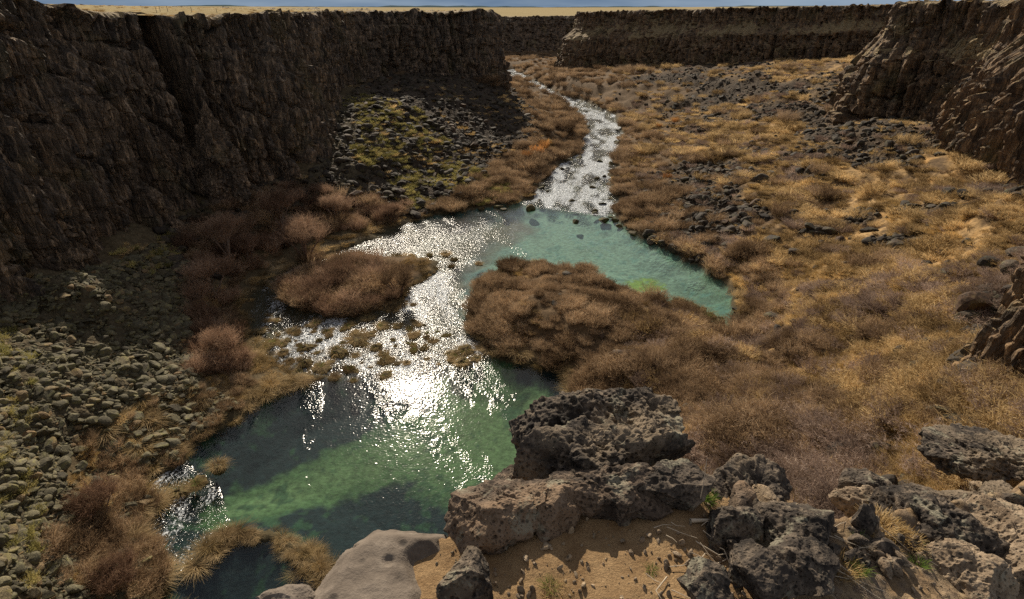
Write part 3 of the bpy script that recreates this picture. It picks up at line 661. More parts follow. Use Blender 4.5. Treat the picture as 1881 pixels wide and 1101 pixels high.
regG = [(lambda a, b: a < 900, 'tuft of pale dry grass on the left bank', 'dry grass tufts on the left bank'), (ANY, 'tuft of golden dry grass on the right slope', 'dry grass tufts on the right slope')]
place('grass_tuft', PL['grass'], xi, yi, zi-.03, s, s*rng.uniform(.6, 1, len(s)), 'grass', regG, 24, 'dry_grass', 'golden dry grass between the shrubs and rocks')
# --- 5. sedges along the water on the left and round the riffle
x, y = sample(22000, -52, 8, 15, 130, 5); z, px, py, d = ground(x, y); wd = wdist(x, y)
LB = [(140,800),(330,690),(470,700),(600,685),(560,715),(440,780),(350,830),(340,860),(330,930),(270,900),(300,1000),(280,1110),(120,1110),(150,960),(200,900),(150,860)]
cond = (wd < .1) & (wd > -3) & (px < 1060) | (inpoly(px, py, LB) & (wd < 0))
cond |= (wd < .1) & (sdf(x, y, DAM) > -.3)
ok = cond & (rng.uniform(0, 1, len(x)) < np.where(wd > -2.2, .42, .16)) & (y > 14)
xi, yi, zi = x[ok], y[ok], z[ok]; s = rng.uniform(.3, 1.3, len(xi))*(1+.5*fbm(xi*.5, yi*.5, seed=55))*np.where((yi < 42) & (xi > -22), .7, 1)
regS = [(lambda a, b: a < 700 and b > 960, 'tawny sedge clump on the narrow strip across the lower pool', 'sedge clumps on the strip across the lower pool'),
        (lambda a, b: a < 640 and b > 600, 'long bleached sedge clump drooping over the left bank of the near pool', 'sedge clumps on the left bank of the near pool'),
        (lambda a, b: b > 600, 'olive sedge clump at the foot of the spit beside the near pool', 'sedge clumps at the foot of the spit'),
        (ANY, 'low sedge clump at the water edge by the riffle', 'sedge clumps at the edge of the riffle')]
place('sedge_clump', PL['sedge'], xi, yi, zi-.05, s, s*rng.uniform(.55, .9, len(s)), 'sedge', regS, 300, 'bank_sedge', 'mass of bleached sedge along the water')
# --- 6. sage on the left talus
x, y = sample(26000, -30, 2, 80, 260, 6); z, px, py, d = ground(x, y); wd = wdist(x, y)
SG = [(630,180),(720,170),(790,215),(860,300),(960,320),(900,375),(760,395),(700,340),(650,260)]
jx = 45*fbm(x*.09, y*.09, seed=88, o=4); ok = inpoly(px+jx, py+jx*.6, SG) & (wd < -1) & (rng.uniform(0, 1, len(x)) < .8*sstep(-.35, .2, fbm(x*.2, y*.2, seed=48)))
x2, y2 = sample(2500, -52, -20, 40, 110, 16); z2, px2, py2, _ = ground(x2, y2)
ok2 = (inpoly(px2, py2, [(180,470),(340,410),(330,470),(300,520)]) | ((px2 < 60) & (py2 > 560) & (rng.uniform(0, 1, len(x2)) < .4))) & free(x2, y2)
xi, yi, zi = np.r_[x[ok], x2[ok2]], np.r_[y[ok], y2[ok2]], np.r_[z[ok], z2[ok2]]; s = rng.uniform(.5, 1.3, len(xi))
place('sagebrush', PL['sage'], xi, yi, zi-.05, s, s*.9, 'shrub', [(lambda a, b: a > 500, 'yellow green sagebrush on the talus below the left cliff', 'sagebrush on the talus below the left cliff'), (ANY, 'olive green shrub at the top of the left scree', 'olive shrubs by the left scree')], 300, 'sage_scrub', 'yellow green scrub on the talus below the left cliff')
# --- 7. rocks
def rocks(kind, name, x, y, z, s, regions, limit, sname, slabel, cat='rock', minpx=3):
    place(name, boul[kind], x, y, z, s, s*rng.uniform(.7, 1.1, len(s)), cat, regions, limit, sname, slabel, tiltmax=.5, minpx=minpx)
x, y = sample(95000, -54, -20, 22, 110, 8); z, px, py, d = ground(x, y)
ok = (inpoly(px, py, SC1) | (inpoly(px, py, [(-50,700),(330,690),(440,740),(330,850),(280,1110),(-50,1110)]) & (rng.uniform(0, 1, len(x)) < .3))) & free(x, y, -.5) & (wdist(x, y) < -.5); xi, yi, zi = x[ok], y[ok], z[ok]
s = .10+.13*rng.uniform(0, 1, len(xi))+.55*rng.uniform(0, 1, len(xi))**12
rocks('scree', 'boulder', xi, yi, zi+.2*s+.15*rng.uniform(0, 1, len(s)), s, [(ANY, 'grey green lichened boulder in the scree below the left cliff', 'boulders of the left scree')], 300, 'scree_rubble', 'grey green rubble of the scree below the left cliff')
x, y = sample(34000, -42, 4, 60, 320, 9); z, px, py, d = ground(x, y)
ok = (inpoly(px, py, SC2) | inpoly(px, py, SHADE)) & free(x, y, 1) & (wdist(x, y) < -.5); xi, yi, zi = x[ok], y[ok], z[ok]
x2, y2 = sample(60000, 4, 52, 24, 400, 10); z2, px2, py2, _ = ground(x2, y2); rk2 = rocky_mask(x2, y2, z2)
ok2 = (rng.uniform(0, 1, len(x2)) < rk2*.85+.012) & free(x2, y2, 1) & (wdist(x2, y2) < -.5) & (y2 > 22)
xi, yi, zi = np.r_[xi, x2[ok2]], np.r_[yi, y2[ok2]], np.r_[zi, z2[ok2]]
s = .22+.35*rng.uniform(0, 1, len(xi))+.9*rng.uniform(0, 1, len(xi))**8
rocks('lava', 'lava_rock', xi, yi, zi+.2*s, s, [(lambda a, b: a < 1050, 'dark basalt rock on the shaded talus below the left cliff', 'dark rocks on the left talus'),
   (lambda a, b: b < 300, 'black basalt rock in the rubble below the right cliff', 'black rocks below the right cliff'), (ANY, 'black basalt rock among golden brush on the right slope', 'black rocks on the right slope')], 300, 'lava_rubble', 'dark basalt rubble on the slopes')
# --- 8. rocks and hummocks standing in the stream
x, y = sample(20000, -30, 22, 40, 450, 11); wd = wdist(x, y); px, py, d = proj(x, y, 0*x)
inr = inpoly(px, py, RAP1); ok = (wd > -.3) & ((inr & (rng.uniform(0, 1, len(x)) < .03)) | ((wd < .8) & (rng.uniform(0, 1, len(x)) < .25) & (py < 440) & (px > 850)))
xi, yi = x[ok], y[ok]; s = (.25+.95*rng.uniform(0, 1, len(xi))**2)*np.where(wd[ok] < .8, 1.2, .85)
rocks('wet', 'river_rock', xi, yi, 0*xi-.1*s, s, [(lambda a, b: b < 375, 'dark wet rock breaking the white water of the rapids', 'rocks in the rapids'), (ANY, 'dark brown rock on the edge of the turquoise pool', 'rocks around the upper pool')], 300, 'river_stones', 'wet stones in the rapids')
for k, (a, b, sc) in enumerate([(995,342,1.3),(1057,407,1.0),(1108,404,1.25),(1092,388,1.0),(1165,430,1.0),(1090,345,.9),(975,384,1.4),(915,380,1.1),(1065,290,1.2),(1120,340,1.0),(1050,370,.8),(925,385,.8)]):
    p = P(a, b, 0); o = link('river_rock', boul['wet'][k % 7]); o.location = p; o.scale = (sc, sc*.9, sc*.8); o.rotation_euler = (.1, .2, k*1.3)
    tag(o, 'large dark rock standing where the rapids enter the turquoise pool', 'rock', 'large rocks at the mouth of the rapids')
HM = [(600,610,1.0),(655,625,1.3),(560,640,1.0),(700,600,1.0),(720,570,.9),(620,650,1.4),(690,640,1.0),(760,618,.8),(640,680,1.0),(560,670,1.2),(520,650,1.1),(500,630,.9),(760,645,.8),(705,668,.7),(855,645,1.1),(835,655,.7),
      (880,640,.6),(875,660,.7),(850,668,1.0),(615,695,.8),(650,700,.7),(710,690,.8),(540,610,.9),(580,595,1.0),(800,480,1.2),(820,468,1.0),(835,478,.8),(805,495,.8),(830,490,.7),(790,470,.8),(760,560,.7),(880,485,.6),
      (640,600,.9),(680,615,.8),(730,600,.7),(590,675,1.1),(540,690,.9),(500,670,1.0),(480,610,.8),(490,640,.7),(760,590,.6),(675,585,.9),(1265,560,1.1),(1285,570,1.0),(1300,580,1.1),(1320,590,1.0),(1245,553,.9),(1320,605,1.2),(1290,590,.8),(400,860,1.),(330,905,1.2),(360,890,.8)]
hms = [mesh_np('hummock', *(lambda vf: (vf[0], None, vf[1]))(rock_shape(4, 77+i, (1, .55+.12*i, .42+.08*(i % 3)), 7, .8, .42)), smooth=True) for i in range(4)]
s_ = NT('hummock_moss'); pz = s_.objc(); s_.principled(s_.mix(s_.mapr(s_.noise(pz, 2.5, 5, .7), .4, .6), (.05, .036, .02), (.16, .125, .055)), .95, s_.bump(s_.noise(pz, 7, 4), .12), .1); [h_.materials.append(s_.m) for h_ in hms]
ext = []
rr = np.random.default_rng(3)
while len(ext) < 85:
    a, b = rr.uniform(455, 900), rr.uniform(555, 700)
    if inpoly(a, b, [(470,560),(540,590),(620,605),(720,590),(770,560),(800,600),(880,640),(880,670),(800,670),(740,680),(600,695),(500,680)]) : ext.append((a, b, rr.uniform(.25, .7)))
for k, (a, b, sc) in enumerate(HM+ext):
    p = P(a, b, 0)
    if wdist(p[:1], p[1:2])[0] < .2: continue
    h = link('sedge_hummock', hms[k % 4]); h.location = (p[0], p[1], -.05); h.scale = (sc*(.75+.5*((k*29) % 10)/10), sc*(.75+.5*((k*47) % 10)/10), sc*(.6+.4*((k*31) % 10)/10)); h.rotation_euler = (0, 0, k*1.7)
    tag(h, 'mossy brown hummock standing in the shallow water by the right bank' if a > 1100 else ('mossy hummock with sedge standing in the glittering riffle' if b < 720 else 'sedge hummock in the fast water by the left bank'), 'hummock',
        'hummocks by the right bank' if a > 1100 else ('hummocks in the riffle' if b < 720 else 'hummocks by the lower left bank'))
    for j in range(2 if sc > .5 else 1):
        g = link('sedge_blades', PL['sedge' if (k+j) % 3 else 'green'][(k+j) % 2], parent=h); g.location = (.15*j, -.1*j, .25); g.scale = (1.1, 1.1, .8); g.rotation_euler = (0, 0, j*2.)
# --- 9. single shrubs and trees worth naming
def tree(a, b, zg, h, label, kind='redwillow', group=None, n=5, seed=0):
    p = P(a, b, zg); zz = float(land_z(p[:1], p[1:2])[0]); p = P(a, b, max(zz, .1))
    r = np.random.default_rng(seed); e = bpy.data.objects.new('willow_tree', None); C.objects.link(e); e.location = p; tag(e, label, 'tree', group)
    # trunk with forking limbs
    V = []; Q = []
    def limb(p0, p1, r0, r1):
        d = p1-p0; d /= np.linalg.norm(d); u = np.cross(d, [0, .1, 1.]); u /= np.linalg.norm(u); w = np.cross(d, u); o_ = len(V)
        for pp_, rr_ in ((p0, r0), (p1, r1)):
            for k in range(6): V.append(pp_+rr_*(u*math.cos(k*PI/3)+w*math.sin(k*PI/3)))
        for k in range(6): Q.append((o_+k, o_+(k+1) % 6, o_+6+(k+1) % 6, o_+6+k))
    tips = []
    for k in range(n):
        az = k*2*PI/n+r.uniform(-.4, .4); ti = r.uniform(.15, .6); p0 = np.array([.1*math.cos(az), .1*math.sin(az), -.2]); L = h*.42
        p1 = p0+L*np.array([math.sin(ti)*math.cos(az), math.sin(ti)*math.sin(az), math.cos(ti)]); limb(p0, p1, .02*h, .011*h)
        for m in range(3):
            a2 = az+r.uniform(-.8, .8); t2 = ti+r.uniform(-.1, .4); p2 = p1+h*.28*np.array([math.sin(t2)*math.cos(a2), math.sin(t2)*math.sin(a2), math.cos(t2)]); limb(p1, p2, .011*h, .004*h); tips.append((p1+p2)/2)
    me = mesh_np('trunk', np.array(V), np.array(Q)); link('trunk', me, M['purple'], e)
    VV, QQ, TT = [], [], []; o_ = 0
    for k, tp in enumerate(tips):
        v, q_, t_ = strands(38, seed*50+k, H=h*.38, base=h*.07, tilt=(0, 60), droop=.1, width=.018, twigs=7, tl=.3)
        v = v+tp; VV.append(v); QQ.append(q_+o_); TT.append(t_+o_); o_ += len(v)
    link('crown', mesh_np('crown', np.concatenate(VV), np.concatenate(QQ), np.concatenate(TT)), M[kind], e)
tree(562, 478, 0, 9.5, 'tall reddish bare willow tree leaning over the bright side channel', seed=1)
tree(735, 545, 0, 6, 'bare brown willow tree at the right tip of the small island', 'willow', seed=2)
tree(420, 470, 2, 8, 'reddish bare willow tree in the shadow of the left cliff', seed=3, group=None)
tree(455, 490, 2, 7., 'bare willow tree left of the side channel beside the tall willow', seed=4)
tree(395, 540, 2, 7, 'bare willow tree at the edge of the left scree', seed=5)
tree(520, 420, 2, 8.5, 'dusky red willow tree behind the tall willow below the cliff', seed=6)
tree(620, 410, 2, 7, 'reddish willow tree on the far bank at the foot of the talus', seed=7)
tree(410, 660, 1.5, 5, 'brown bare willow tree at the left end of the riffle', seed=8)
tree(720, 410, 1.5, 5, 'low reddish willow tree on the far bank left of the upper pool', seed=9)
tree(185, 960, 2, 4.5, 'spreading orange brown bare willow above the lower left bank', seed=10)
tree(230, 1085, 2, 3.6, 'small reddish bare willow by the lower pool', seed=11)
x, y = sample(8000, -42, -8, 50, 130, 12); z, px, py, d = ground(x, y)
ok = (inpoly(px, py, LEFTW) | inpoly(px, py, ISLP)) & (wdist(x, y) < -.2) & free(x, y) & (rng.uniform(0, 1, len(x)) < .12)
xi, yi, zi = x[ok], y[ok], z[ok]; s = rng.uniform(1., 2.2, len(xi))
place('red_willow', PL['redwillow'], xi, yi, zi-.1, s, s*rng.uniform(.8, 1.1, len(s)), 'shrub', [(lambda a, b: inpoly(a, b, ISLP), 'reddish willow bush standing on the small left island', 'reddish willow bushes on the small island'), (ANY, 'reddish bare willow bush between the left scree and the side channel', 'reddish willow bushes between scree and channel')], 260, 'willow_growth', 'reddish willow growth at the foot of the left cliff')
for k, (a, b, sc) in enumerate([(985,285,2.6),(1000,272,2.2),(968,290,1.8),(962,315,1.5),(1240,225,1.8),(1210,235,1.4),(1225,330,1.4),(1530,925,1.2),(990,300,1.6)]):
    zg = 2.; p = P(a, b, zg); zz = float(land_z(p[:1], p[1:2])[0]); p = P(a, b, max(zz, .1)); o = link('orange_shrub', PL['orange'][k % 2]); o.location = p; o.scale = (sc, sc, sc); o.rotation_euler[2] = k
    tag(o, 'bright orange shrub on the left bank beside the rapids' if a < 1100 else ('orange brown shrub behind the foreground rocks' if b > 800 else 'orange tinged shrub on the right bank of the rapids'), 'shrub', 'orange shrubs on the left bank' if a < 1100 else ('orange shrubs behind the rocks' if b > 800 else 'orange shrubs on the right bank'))
# named big boulders on the right
for k, (a, b, sc, mk, lab) in enumerate([(1395,335,2.0,'lava','upright dark pointed boulder alone on the open right slope'),(1490,320,1.6,'lava','dark pointed rock right of the lone upright boulder'),
   (1700,572,1.3,'tanrock','pale flat topped boulder lying on the near right slope'),(1790,570,1.7,'lava','dark square boulder right of the pale boulder'),(1765,540,1.3,'tanrock','grey rounded boulder above the dark square boulder'),
   (1790,690,1.2,'lava','flat dark slab in the brush at the right edge'),(1757,722,1.1,'lava','smooth grey slab below the flat dark slab'),(1845,350,1.3,'lava','dark boulder at the foot of the right cliff'),(1860,500,1.6,'lava','dark boulder beneath brush at the right edge'),
   (1855,575,1.4,'tanrock','tan boulder leaning on the near buttress'),(245,482,1.3,'scree','large grey boulder at the top of the left scree'),(1570,330,1.2,'lava','low dark boulder beside a mauve shrub on the right slope'),(180,590,1.1,'scree','broad rounded boulder in the middle of the left scree')]):
    p = P(a, b, 6); 
    for _ in range(6): zz = float(land_z(p[:1], p[1:2])[0]); p = P(a, b, zz)
    o = link('large_boulder', boul[mk][(k*3) % 7]); o.location = (p[0], p[1], p[2]+.2*sc); o.scale = (sc, sc, sc*(1.3 if k in (0, 1, 3) else .7)); o.rotation_euler = (.1, .15, k*.9); tag(o, lab, 'boulder')
# ------------------------------------------------------------------ foreground ledge (metres, right under the camera)
def fmat(name, dark, mid, lite, spots, sc=1., pits=True):
    s = NT(name); p = s.pos()
    n1 = s.noise(p, 3.2*sc, 6, .65, .3); n2 = s.noise(p, 17*sc, 6, .75); n3 = s.noise(p, 1.6*sc, 3)
    col = s.mix(s.mapr(n1, .38, .62), dark, mid); col = s.mix(s.mapr(n2, .48, .68, 0, .9), col, lite)
    col = s.mix(s.mapr(n3, .53, .62, 0, .75), col, s.mix(n2, spots, lite))
    v = s.voro(s.scalev(p, (1, 1, 1.2)), 34*sc); v2 = s.voro(p, 80*sc)
    pit = s.math('MULTIPLY', s.mapr(v, .08, .3), s.mapr(v2, .05, .3, .4, 1))
    if not pits:
        v = s.voro(p, 15); vs = s.n('ShaderNodeSeparateColor'); s.l(s.voro(p, 15, out='Color'), vs.inputs[0]); pt = s.math('MULTIPLY', s.mapr(v, .12, .32, 1, 0), s.mapr(vs.outputs[0], .72, .76))
        col = s.mix(s.mapr(s.noise(p, 2.3, 6, .7, 1.), .48, .62, 0, .6), col, (.085, .066, .05)); col = s.mix(s.mapr(s.noise(p, 7, 5, .7), .6, .68, 0, .5), col, (.33, .29, .23))
        col = s.mix(s.math('MULTIPLY', pt, .8), col, (.03, .026, .022)); pit = s.math('SUBTRACT', 1, s.math('MULTIPLY', pt, 6))
    if pits: col = s.mix(s.mapr(s.noise(p, 5.5, 5, .75, .5), .56, .63, 0, .65), col, (.27, .25, .18))
    if pits: col = s.mix(s.mapr(pit, 0, 1, .75, 0), col, (.012, .010, .009))
    h = s.math('ADD', s.math('MULTIPLY', pit, .6 if pits else .05), s.math('MULTIPLY', n2, .8))
    s.principled(col, .9, s.bump(h, .02, .9), .2); return s.m
M['fg'] = fmat('pitted_lava', (.024,.020,.017), (.078,.062,.048), (.23,.18,.13), (.20,.15,.09))
M['fgw'] = fmat('warm_pitted_lava', (.032,.024,.018), (.092,.068,.050), (.25,.185,.13), (.22,.135,.07))
M['fgs'] = fmat('smooth_grey_basalt', (.10,.080,.062), (.17,.138,.108), (.23,.19,.15), (.21,.165,.12), .5, False)
M['fgt'] = fmat('tan_weathered_lava', (.14,.10,.065), (.28,.21,.14), (.42,.33,.23), (.33,.23,.12))
def sand_mat():
    s = NT('ochre_sand'); p = s.pos(); n = s.noise(p, 6, 6, .7); g = s.noise(p, 150, 3, .8); g2 = s.noise(p, 60, 5, .8)
    col = s.mix(s.mapr(n, .35, .65), (.25, .155, .075), (.42, .285, .15)); col = s.mix(s.mapr(g, .35, .65, .55, 0), col, (.12, .07, .035))
    rb = s.attr('rubble')['Fac']; k = s.noise(p, 9, 6, .75, .3); vv = s.voro(p, 22); vc = s.voro(p, 22, out='Color')
    sep = s.n('ShaderNodeSeparateColor'); s.l(vc, sep.inputs[0])
    rc = s.mix(s.mapr(k, .38, .62), (.10, .07, .045), (.42, .32, .20)); rc = s.mix(s.mapr(sep.outputs[0], .3, .7, 0, .6), rc, (.16, .13, .11))
    col = s.mix(s.math('MULTIPLY', rb, s.mapr(s.noise(p, 4, 4), .4, .55, .3, 1)), col, rc)
    hh = s.math('ADD', s.math('ADD', s.math('MULTIPLY', n, 1.2), g2), s.math('MULTIPLY', rb, s.math('MULTIPLY', s.math('ADD', k, s.mapr(vv, .1, .5, .6, 0)), 2.5)))
    s.principled(col, .95, s.bump(hh, .014, .9), .1); return s.m
M['sand'] = sand_mat()
def DZ(px): return np.interp(px, [400, 900, 1250, 1500, 1700, 1900, 2300], [1.85, 1.85, 1.8, 2.0, 2.3, 2.6, 3.0])   # how far the ledge lies below the lens
def FP(a, b, dz=None): return P(a, b, HC-(DZ(a) if dz is None else dz))
EDGE = [tuple(FP(a, b)[:2]) for a, b in [(650,1700),(600,1230),(620,1120),(650,1060),(690,1010),(730,990),(820,985),(860,930),(930,950),(990,930),(975,880),(1000,830),(1060,800),(1180,800),(1235,850),(1300,900),(1370,890),(1440,930),(1510,980),(1600,990),(1740,985),(1810,975),(1900,960),(2150,930),(2500,940),(2700,1400)]]+[(4, -1.5), (-2, -1.5)]
def ledge_z(x, y):
    px_ = np.interp(x/np.maximum(y+1.2, .3), [-1, 0, .25, .55, 1.0, 1.6], [400, 930, 1250, 1500, 1750, 2300])
    z = HC-DZ(px_)+.035*fbm(x*2, y*2, seed=90)+.012*fbm(x*9, y*9, seed=91)
    rough = sstep(.9, 1.6, x); z = z+rough*(.07*fbm(x*3.5, y*3.5, seed=92)+.03*np.abs(fbm(x*12, y*12, seed=93)))
    return z
gx, gy = np.meshgrid(np.linspace(-2.6, 7.5, 640), np.linspace(-1.4, 4.8, 400), indexing='ij'); x, y = gx.ravel(), gy.ravel()
e = sdf(x, y, EDGE)+.06*fbm(x*3, y*3, seed=94); z = ledge_z(x, y)
out = np.clip(-e, 0, 9); z = z-out*4-sstep(0, .08, out)*.15
keep = e > -1.4; q = gridq(640, 400, keep); V, q, (rb_,) = compact(np.stack([x, y, z], -1), q, [sstep(.8, 1.5, x+.35*fbm(x*3, y*3, seed=95))])
lm = mesh_np('sandy_ledge', V, q, smooth=True); setf(lm, 'rubble', rb_)
tag(link('sandy_ledge', lm, M['sand']), 'sandy rim ledge in the foreground', kind='structure')
# the drop below the ledge
cliffpath = [(-7, -4), (-3.2, -1.2), (-1.4, .6), (-.2, 1.6), (.6, 2.2), (2.0, 2.6), (3.6, 2.8), (6.5, 3.2), (11, 1.5), (16, -6)]
o, *_ = cliff('rim_cliff', cliffpath, 1, lambda x, y: 0*x+35.2, lambda x, y: 0*x+8, M['cliffR'], .25, 70, 500, .12, .25, cap=(.3, .8, 1.5), capz=lambda x, y, zt, c: zt-.3*c)
tag(o, 'basalt face dropping below the foreground ledge', kind='structure')
def fg_rock(a, b, w, h, dz, mat, seed, label, dims=(1, .8, .7), rot=0., tilt=(0, 0), pit=.05, planes=9, hard=1., lift=0., name='pitted_rock', rough=.13):
    c = FP(a, b, dz); dist = np.linalg.norm(c-np.array([0, 0, HC])); s = w/FPX*dist/2*.84
    V, F = rock_shape(7, seed, dims, planes, hard, rough); d = ICO[7][0]
    f = 1/max(s, .05)
    Vs = V*s*4.
    n1 = np.abs(fbm(Vs[:, 0]*2.2+seed, Vs[:, 1]*2.2, Vs[:, 2]*2.2, seed=seed+1, o=4)); n2 = fbm(Vs[:, 0]*9+seed, Vs[:, 1]*9, Vs[:, 2]*9, seed=seed+2, o=3)
    v1_, vid = voro3(Vs[:, 0]*6, Vs[:, 1]*6, Vs[:, 2]*6, seed+3); v2_, _ = voro3(Vs[:, 0]*13, Vs[:, 1]*13, Vs[:, 2]*13, seed+4)
    v0_, f0 = voro3(Vs[:, 0]*2.3, Vs[:, 1]*2.3, Vs[:, 2]*2.3, seed+9)
    disp = (f0-.5)*.09+(-.10*n1+.03*n2)-pit*sstep(.5, .15, v1_)*(vid > .35)-pit*.45*sstep(.5, .15, v2_)
    V = V+d*disp[:, None]*(1 if pit > 0 else .25)
    V = V*s
    me = mesh_np(name, V, None, F, smooth=True); o = link(name, me, M[mat]); o.location = (c[0], c[1], c[2]+lift); o.rotation_euler = (tilt[0], tilt[1], rot)
    tag(o, label, 'rock'); return o
fg_rock(1100, 782, 318, 0, 1.95, 'fg', 11, 'biggest dark pitted rock with an undercut slab top at the edge of the ledge', (1, .7, .60), .1, (.1, -.05), planes=7)
fg_rock(1010, 810, 190, 0, 2.1, 'fg', 12, 'dark upright rock face on the left end of the biggest rock', (.8, .9, 1.0), .3)
fg_rock(1180, 800, 130, 0, 1.9, 'fg', 13, 'knobbly dark rock on the right shoulder of the biggest rock', (1, .8, .8), .9)
fg_rock(1105, 852, 335, 0, 1.80, 'fg', 37, 'dark rock block added for the shadowed recess under the biggest rock', (1, .45, .5), .1)  # added block hides sunlit sand, standing in for the slab's shaded recess
fg_rock(905, 938, 190, 0, 1.78, 'fgw', 14, 'brown pitted rock between the smooth grey slab and the sand', (1, .75, .6), .4)
fg_rock(1000, 925, 160, 0, 1.78, 'fgw', 15, 'reddish brown pitted rock just right of the brown rock beside the slab', (1, .8, .58), 1.2)
fg_rock(1125, 900, 230, 0, 1.76, 'fgw', 16, 'long pitted rock ridge in front of the biggest rock', (1, .5, .38), -.15)
fg_rock(1235, 890, 150, 0, 1.74, 'fg', 17, 'dark pitted rock at the right end of the long ridge', (1, .7, .42), .3)
fg_rock(860, 1070, 120, 0, 1.72, 'fg', 18, 'small wedge shaped dark rock at the bottom beside the smooth slab', (.9, .8, .9), .6)
fg_rock(1370, 920, 190, 0, 1.95, 'fg', 19, 'large dark humped rock right of the tall dry stem', (1, .75, .7), .5)
fg_rock(1450, 980, 190, 0, 1.9, 'fg', 20, 'dark rock with a deep shadowed hollow descending from the humped rock', (1, .8, .6), -.5)
fg_rock(1340, 985, 150, 0, 1.85, 'fg', 21, 'grey pitted rock below the humped rock', (1, .8, .6), .8)
fg_rock(1395, 1050, 120, 0, 1.74, 'fg', 22, 'lichen spotted grey rock near the bottom edge', (.9, .8, .8), .2)
fg_rock(1300, 1085, 110, 0, 1.72, 'fg', 23, 'blue grey pitted rock cut by the bottom edge', (1, .8, .6), 1.9)
fg_rock(1475, 1045, 120, 0, 1.8, 'fg', 24, 'dark brown block right of the lichen spotted rock', (1, .9, .6), .7)
fg_rock(1560, 1010, 130, 0, 2.0, 'fg', 25, 'low grey rock half buried in rubble', (1, .6, .4), -.6)
fg_rock(1620, 940, 150, 0, 2.25, 'fgt', 26, 'cracked tan rock rib on the right rim', (1, .5, .4), -.2)
fg_rock(1700, 985, 210, 0, 2.2, 'fg', 27, 'broad dark lumpy rock in the middle of the right rim', (1, .7, .5), -.25)
fg_rock(1590, 905, 130, 0, 2.5, 'fg', 28, 'dark slab on the skyline of the right rim', (1, .6, .35), -.1)
fg_rock(1750, 935, 150, 0, 2.4, 'fg', 29, 'dark pitted rock below the overhanging slab', (1, .7, .45), .2)
fg_rock(1845, 930, 120, 0, 2.4, 'fg', 30, 'thin layered dark rock at the right edge', (1, .8, .35), .1)
fg_rock(1850, 1010, 170, 0, 2.2, 'fgt', 31, 'big weathered tan grey rock at the lower right edge', (1, .8, .8), .4)
fg_rock(1790, 1060, 150, 0, 2.1, 'fgt', 32, 'tan rock slab at the lower right', (1, .6, .4), -.4)
fg_rock(1835, 855, 210, 0, 2.55, 'fg', 33, 'dark flat overhanging slab balanced on a tan block', (1, .55, .2), -.12, (0, .08), planes=5, lift=.06)
fg_rock(1860, 915, 120, 0, 2.75, 'fgt', 34, 'tan block under the overhanging slab', (1, .8, .8), .2, pit=0)
fg_rock(960, 880, 110, 0, 2.3, 'fgw', 35, 'pale rounded rock low in the gap left of the biggest rock', (1, .8, .5), .2)
fg_rock(520, 1110, 90, 0, 1.85, 'fgs', 36, 'small grey rock tip at the bottom left of the smooth slab', (1, .8, .5), .2, pit=0)
r9 = np.random.default_rng(12); k = 0
small = [rock_mesh('rim_stone', 700+i, M[('fg', 'fgt', 'fg', 'fgw')[i % 4]], dims=(1, .8, .6), planes=9, hard=.9, rough=.16) for i in range(8)]
while k < 90:
    a, b = r9.uniform(1330, 1900), r9.uniform(930, 1100); p = FP(a, b)
    if sdf(p[:1], p[1:2], EDGE)[0] < .03: continue
    sc = r9.uniform(.02, .05)+.08*r9.uniform()**4; o = link('rim_stone', small[k % 8]); o.location = (p[0], p[1], ledge_z(p[:1], p[1:2])[0]+sc*.2); o.scale = (sc, sc*.8, sc*.7); o.rotation_euler = r9.uniform(0, 6, 3)
    tag(o, 'small rough stone lying between the rocks of the right rim', 'rock', 'small stones between the right rim rocks'); k += 1
# smooth flat slab
sl = [tuple(FP(a, b, 1.82)[:2]) for a, b in [(540,1130),(590,1050),(640,992),(690,962),(760,962),(822,966),(824,1010),(770,1030),(790,1080),(785,1150),(700,1250)]]
gx, gy = np.meshgrid(np.linspace(-1.6, .2, 260), np.linspace(.2, 2.1, 260), indexing='ij'); x, y = gx.ravel(), gy.ravel()
e = sdf(x, y, sl)+.02*fbm(x*6, y*6, seed=97); z = HC-1.80-.10*(x+.6)*.3+.02*fbm(x*2.5, y*2.5, seed=98)-.05*sstep(.08, 0, e)+.004*fbm(x*20, y*20, seed=99)
vd, vi_ = voro2(x*9, y*9, 71)[0], voro2(x*9, y*9, 71)[2]; z = z-.012*sstep(.28, .08, vd)*(vi_ > .72)-.02*sstep(.02, 0, np.abs(fbm(x*2.1+.4, y*2.1, seed=73)))*(fbm(x*1.3, y*1.3, seed=74) > .05)
z = z-np.clip(-e, 0, 1)*6
q = gridq(260, 260, e > -.12); V, q, _ = compact(np.stack([x, y, z], -1), q, [])
tag(link('flat_rock', mesh_np('flat_rock', V, q, smooth=True), M['fgs']), 'smooth pale grey flat rock at the bottom beside the pool', 'rock')
# rubble, pebbles and stems on the ledge
def fgz(x, y): return ledge_z(np.array([x]), np.array([y]))[0]
pts = []; r_ = np.random.default_rng(5)
peb = [rock_mesh('pebble', 900+i, M['fgt'], dims=(1, .8, .6), planes=10, hard=.9, rough=.03) for i in range(4)]
k = 0
while k < 190:
    a, b = r_.uniform(820, 1881), r_.uniform(900, 1100)
    if a < 1300 and r_.uniform() < .55: continue
    p = FP(a, b); 
    if sdf(p[:1], p[1:2], EDGE)[0] < .08: continue
    s = r_.uniform(.006, .02)*(2.2 if a > 1450 and r_.uniform() < .3 else 1)
    o = link('pebble', peb[k % 4]); o.location = (p[0], p[1], fgz(p[0], p[1])+s*.3); o.scale = (s, s*.8, s*.7); o.rotation_euler = r_.uniform(0, 6, 3)
    tag(o, 'pebble on the ochre sand of the ledge' if a < 1350 else 'loose stone in the rubble of the right rim', 'pebble', 'pebbles on the sand' if a < 1350 else 'loose stones on the right rim'); k += 1
